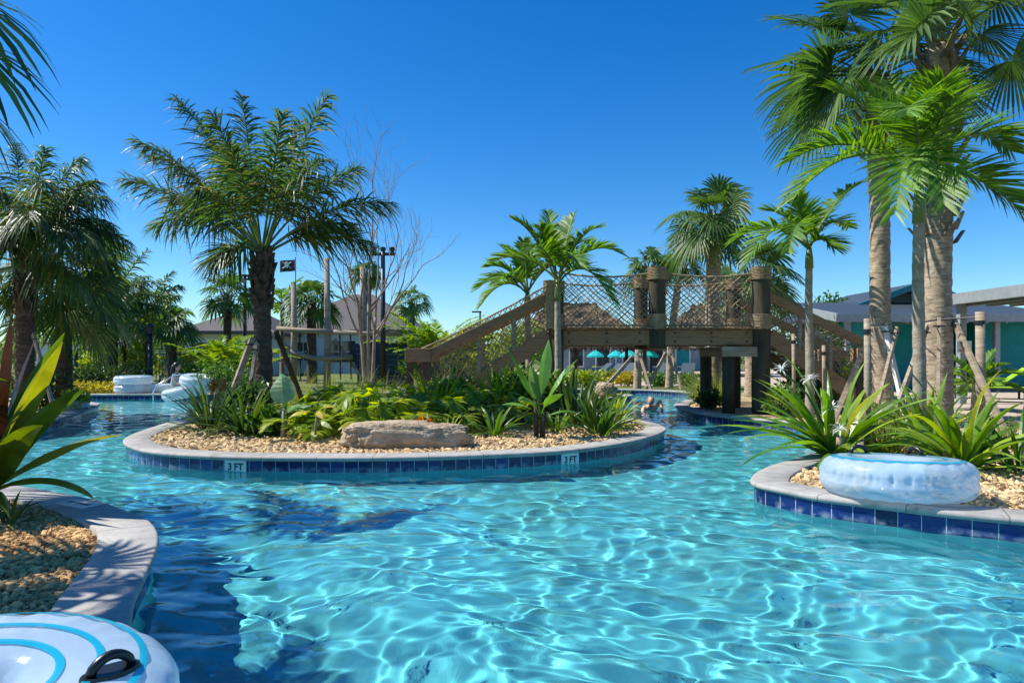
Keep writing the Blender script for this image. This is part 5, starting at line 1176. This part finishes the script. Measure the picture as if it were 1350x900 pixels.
bush('round lime topped small tree left of the garden lamp post', 163, 24.5, (.6, .6, .55), 1500, .13, 'lime', 'round_tree', cz=2.2, trunk=.07, cat='tree'); bush('round lime topped small tree over the garden lamp post', 193, 24.0, (.48, .48, .5), 1200, .12, 'lime', 'round_tree', cz=2.15, trunk=.07, cat='tree')
bush('tall yellow green shrub under the round small trees', 178, 25, (.9, .6, .9), 1600, .15, 'lime', cz=1.0); bush('yellow green shrub left of the dark far palm', 128, 25.5, (.9, .6, .7), 1400, .15, 'lime', cz=.8)
areca('bright cane palm left of the large feather palm', 312, 22, 2.0, 34, lw=.07, spread=.42); areca('bright cane palm clump behind the left cane palm', 287, 26, 2.1, 36, lw=.07, spread=.42); areca('bright cane palm behind the foot of the left stairs', 575, 26, 2.9, 75, lw=.08); areca('second bright cane palm right of the first behind the stairs', 607, 28, 2.5, 60, lw=.08)
areca('yellow green cane palm low in front of the cream house', 272, 29, 1.8, 22)
bush('rounded yellow shrub seen through the stair netting', 690, 22, (1.1, .7, .8), 2200, .13, 'lime', cz=1.5, trunk=.08); bush('olive shrub below the stair stringer behind the netting', 648, 24, (1.3, .7, .8), 1800, .15, 'xanadu', cz=.8)
bush('green shrub behind the navy hull', 560, 24, (1.0, .7, .7), 1300, .15, 'shrub', cz=.7)
bush('grassy green shrub mass behind the left picket fence', 250, 29.5, (2.4, .6, .7), 1800, .18, 'lime', cz=.7); bush('green shrub mass at the left end of the picket fence', 130, 30, (2.2, .6, .8), 1800, .18, 'shrub', cz=.8)
bush('dark tall shrub behind the right stairs', 1080, 19, (1.2, .8, 1.1), 1800, .16, 'shrub', cz=1.0); bush('green tree behind the right stair netting', 1075, 30, (1.6, 1.2, 1.5), 1800, .22, 'shrub', 'round_tree', cz=2.4, trunk=.12, cat='tree')
bush('olive tree crown behind the right half of the bridge netting', 960, 45, (2.4, 1.6, 1.5), 2200, .3, 'shrub', 'round_tree', cz=3.2, trunk=.16, cat='tree')
# distant tree belt
t = struct(MB().build('x', M['dark']) if False else (lambda mb: ([cloud(mb, (x, 120 + rng.uniform(-12, 12), rng.uniform(.8, 2.2)), (rng.uniform(4, 8), 4, rng.uniform(1.4, 2.6)), 420, .8, shell=.2) for x in np.arange(-130, 150, 6.)], mb.build('distant_woods', M['dark']))[1])(MB()), 'stuff')

# ------------------------------------------------------------------ swim rings
def ring_profile(Ro, Ri, h, sq=.75, n=40):
    c, a = (Ro + Ri) / 2, (Ro - Ri) / 2; th = np.linspace(0, 2 * math.pi, n, endpoint=False)
    x = np.sign(np.cos(th)) * np.abs(np.cos(th)) ** sq; z = np.sign(np.sin(th)) * np.abs(np.sin(th)) ** sq
    return np.stack([c + a * x, h / 2 * z + h / 2], 1)
def swim_ring(label, loc, Ro, Ri, h, bands=((.93, .86), (.36, .26)), rot=(0, 0, 0), handles=(), group='clear swim rings', name='swim_ring', white=False, k=256, crease=1., bands_gap=0):
    t = thing(name, label, 'swim ring', loc, 0, group); t.rotation_euler = rot
    P = ring_profile(Ro, Ri, h, n=56); n = len(P); a = np.arange(k) * 2 * math.pi / k; V = np.zeros((n, k, 3)); c0 = (Ro + Ri) / 2
    for i, (r, z) in enumerate(P):
        zr = (z - h / 2) / (h / 2); outer = r > c0
        s = np.exp(-(zr / .22) ** 2) ; puck = np.abs(np.sin(a * 13 + .9 * np.sin(a * 3))) ** 14 + .6 * np.abs(np.sin(a * 19 + 1.3)) ** 20
        dr = -.02 * crease * np.exp(-((zr - .12) / .2) ** 2) * puck - .01 * crease * math.exp(-(zr / .05) ** 2) - .004 * np.sin(a * 5 + zr * 3)
        r2 = r + (dr if outer else -dr); dz = .004 * crease * np.sin(a * 23) * (abs(zr) > .7) * np.exp(-((r - Ro * .85) / .08) ** 2)
        V[i] = np.stack([r2 * np.cos(a), r2 * np.sin(a), z + dz], 1)
    i = np.arange(n)[:, None]; j = np.arange(k)[None]; i2 = (i + 1) % n; j2 = (j + 1) % k
    F = np.stack([i * k + j, i * k + j2, i2 * k + j2, i2 * k + j], -1); MB().add(V.reshape(-1, 3), F.reshape(-1, 4)).build('tube', M['vinyl_white' if white else 'vinyl'], t, True)
    top = P[(P[:, 1] > h * .5)]; top = top[np.argsort(top[:, 0])]
    def zt(r): return np.interp(r, top[:, 0], top[:, 1])
    for (f1, f2, a0, a1) in [(b[0], b[1], b[2] if len(b) > 2 else 0, b[3] if len(b) > 3 else 360) for b in bands]:
        r1, r2 = f2 * Ro, f1 * Ro; aa = np.radians(np.linspace(a0, a1, 97)); rr = np.linspace(r1, r2, 5); W = []
        for r in rr: W.append(np.stack([r * np.cos(aa), r * np.sin(aa), np.full(97, zt(r) + .006)], 1))
        W = np.array(W).reshape(-1, 3); i = np.arange(4)[:, None] * 97; j = np.arange(96)[None]; MB().add(W, np.stack([i + j, i + 97 + j, i + 97 + j + 1, i + j + 1], -1).reshape(-1, 4)).build('teal_band', M['vinyl_teal'], t, True)
    for (ang, f, ax_, hs) in handles:
        r = f * Ro; q = bpy.data.objects.new('handle', None)
        ca, sa = math.cos(R(ang)), math.sin(R(ang)); cx_, sx_ = math.cos(R(ax_)), math.sin(R(ax_)); rot3 = np.array([[cx_, sx_, 0], [-sx_, cx_, 0], [0, 0, 1.]]).T; c = np.array([r * ca, r * sa, zt(r)])
        mb = MB(); m = 24; th = np.linspace(0, 2 * math.pi, m, endpoint=False); px_, py_ = hs * .125 * np.sign(np.cos(th)) * np.abs(np.cos(th)) ** 1.15, hs * .06 * np.sign(np.sin(th)) * np.abs(np.sin(th)) ** .9
        lo_ = np.stack([px_, py_, 0 * th - .004], 1); hi = np.stack([px_ * .95, py_ * .95, 0 * th + .008], 1)
        V = np.concatenate([lo_, hi]) @ rot3.T + c; jj = np.arange(m); mb.add(V, np.stack([jj, (jj + 1) % m, m + (jj + 1) % m, m + jj], -1)); mb.f.append((np.array([list(range(m, 2 * m))]), 0))
        arc = np.array([(hs * (-.085 + .17 * u), 0, .004 + hs * .07 * math.sin(u * math.pi) ** .55) for u in np.linspace(0, 1, 14)]) @ rot3.T + c; mb2 = MB().tube(arc, .021 * hs, 10); bpy.data.objects.remove(q)
        hp = mb.build('handle', M['black_rubber'], t, False); mb2.build('grip', M['black_rubber'], hp, True)
    return t
swim_ring('large clear swim ring with teal top lying on the right coping', (gx(1182, 5.42), 5.42, .155), .56, .18, .305, ((.85, .77), (.62, .58)), (R(-3), R(2), R(20)), ((85, .7, 155, .8), (20, .7, 90, .8)))
swim_ring('clear swim ring with teal swirl and black handle at the lower left', (-1.42, 1.72, .16), .52, .12, .29, ((.83, .79), (.63, .59, -60, 250), (.45, .41)), (R(2), R(4), 0), ((15, .68, 54, .62),))
swim_ring('upper clear ring of the stack on the far left bank', (gx(176, 20.6), 20.6, .42), .54, .2, .27, ((.85, .8),), white=True, group='rings stacked on the far bank', k=64)
swim_ring('lower clear ring of the stack on the far left bank', (gx(177, 20.6), 20.6, .155), .55, .2, .27, ((.85, .8),), white=True, group='rings stacked on the far bank', k=64)
swim_ring('clear ring half hidden behind the grab rail', (gx(214, 20.9), 20.9, .155), .4, .18, .27, ((.85, .8),), white=True, group='rings stacked on the far bank', k=64)
swim_ring('lower ring of the right pair held out over the water', (gx(250, 19.6), 19.5, .1), .66, .2, .34, ((.85, .8),), (R(4), R(-10), 0), white=True, group='rings stacked on the far bank', k=64)
swim_ring('tilted upper ring of the right pair in front of the person', (gx(262, 19.5), 19.45, .42), .5, .18, .3, ((.85, .8),), (R(6), R(8), 0), white=True, group='rings stacked on the far bank', k=64)
swim_ring('small clear ring on the left bank tip', (gx(97, 14.4), 14.4, .15), .3, .1, .2, ((.85, .8),), white=True, k=64, group='rings stacked on the far bank')
# grab rail
t = thing('grab_rail', 'bent chrome grab rail at the far left bank', 'handrail', (gx(202, 19.75), 19.75, 0)); mb = MB()
mb.tube([(0, 0, -.2), (0, 0, .25), (.03, .05, .36), (.12, .1, .46), (.45, .3, .72), (.62, .5, .74), (.68, .6, .6), (.68, .62, .12)], .024, 8); mb.build('rail', M['chrome'], t, True)

# ------------------------------------------------------------------ people
def skin_body(pts, edges, rad, name, mt, parent, root=0, sub=2):
    me = bpy.data.meshes.new(name); me.from_pydata([tuple(p) for p in pts], edges, []); o = bpy.data.objects.new(name, me); col.objects.link(o)
    s = o.modifiers.new('s', 'SKIN'); s.use_smooth_shade = True
    for i, r in enumerate(rad):
        sv = me.skin_vertices[0].data[i]; rr = r if isinstance(r, tuple) else (r, r); sv.radius = rr; sv.use_root = i == root
    u = o.modifiers.new('u', 'SUBSURF'); u.levels = sub; u.render_levels = sub
    dg = bpy.context.evaluated_depsgraph_get(); m2 = bpy.data.meshes.new_from_object(o.evaluated_get(dg)); bpy.data.objects.remove(o)
    m2.name = name; m2.materials.clear(); m2.materials.append(mt)
    for p in m2.polygons: p.use_smooth = True
    q = bpy.data.objects.new(name, m2); col.objects.link(q); q.parent = parent; return q
def ell(c, r, n=14, rot=None):
    th = np.linspace(0, math.pi, n); mb = MB().lathe([(max(.001, math.sin(a)), -math.cos(a)) for a in th], 16); V = mb.v[0] * np.array(r)
    if rot is not None: V = V @ np.array(rot).T
    mb.v[0] = V + np.array(c); return mb
# seated person on the far bank, side on, facing right
sx, sy = gx(231, 20.3), 20.3
t = thing('person', 'person with long black hair in a pale top sitting on the far left bank', 'person', (sx, sy, .165))
J = [(0, 0, .12), (0, 0, .32), (.02, 0, .5), (.03, 0, .6), (.04, 0, .7), (.03, -.19, .52), (.03, .19, .52), (.16, -.24, .3), (.18, .24, .3), (.38, -.2, .3), (.4, .2, .34), (.08, -.1, .1), (.08, .1, .1), (.5, -.12, .12), (.5, .12, .12), (.56, -.12, -.3), (.56, .12, -.3), (.5, -.19, .33), (.52, .2, .37)]
E_ = [(0, 1), (1, 2), (2, 3), (3, 4), (2, 5), (2, 6), (5, 7), (6, 8), (7, 9), (8, 10), (0, 11), (0, 12), (11, 13), (12, 14), (13, 15), (14, 16), (9, 17), (10, 18)]
body = skin_body(J, E_, [(.13, .15), (.1, .14), (.11, .17), .055, .06, .055, .055, .042, .042, .03, .03, .085, .085, .06, .06, .045, .045, .03, .03], 'body', M['skin'], t)
hd = ell((.06, 0, .79), (.092, .075, .115)); hd.bar((.145, 0, .785), (.165, 0, .765), .014, 6)
for s in (1, -1): hd.add(ell((.055, s * .076, .785), (.02, .008, .03), 6).v[0], ell((0, 0, 0), (1, 1, 1), 6).f[0][0])
hd.build('head', M['skin'], body, True)
f_ = MB()
for s in (1, -1): f_.v.append(ell((.138, s * .032, .805), (.01, .013, .009), 6).v[0]); f_.f.append((ell((0, 0, 0), (1, 1, 1), 6).f[0][0] + f_.n, 0)); f_.n += len(f_.v[-1])
f_.add(*[ell((.14, 0, .742), (.008, .022, .006), 6).v[0], ell((0, 0, 0), (1, 1, 1), 6).f[0][0]]); f_.build('face', M['bark_dark'], body, True)
hr = ell((.03, 0, .815), (.11, .09, .115)); hr.add(ell((-.06, 0, .66), (.07, .1, .2)).v[0], ell((0, 0, 0), (1, 1, 1)).f[0][0]); hr.build('hair', M['hair_black'], t, True)
skin_body([(0, 0, .1), (0, 0, .32), (.02, 0, .51), (.03, -.17, .53), (.03, .17, .53), (.09, -.22, .42), (.1, .22, .42)], [(0, 1), (1, 2), (2, 3), (2, 4), (3, 5), (4, 6)], [(.155, .175), (.125, .165), (.13, .19), .075, .075, .06, .06], 'top', M['cloth_light'], t)
# swimmer seen from behind, arm out of the water
Ys = 16.0; sx = gx(857, Ys)
t = thing('person', 'swimmer in the channel under the bridge with one bent arm out of the water', 'person', (sx, Ys, 0))
J = [(0, .5, -.16), (0, .25, -.08), (-.02, 0, .03), (-.02, -.1, .1), (-.02, -.16, .16), (-.16, -.02, .06), (.15, .0, .1), (-.22, -.22, -.12), (.24, -.02, .23), (-.22, -.45, -.16), (.25, -.16, .02), (-.09, .55, -.2), (.09, .55, -.2), (-.1, .95, -.3), (.1, .95, -.28), (-.1, 1.35, -.3), (.1, 1.35, -.36), (-.22, -.55, -.17), (.25, -.22, -.05)]
body = skin_body(J, E_, [(.14, .11), (.13, .1), (.17, .11), .055, .06, .06, .06, .045, .048, .032, .034, .085, .085, .06, .06, .04, .04, .03, .03], 'body', M['skin'], t)
ell((-.02, -.2, .23), (.08, .095, .105)).build('head', M['skin'], body, True); ell((-.02, -.175, .255), (.088, .1, .095)).build('hair', M['hair_light'], t, True)
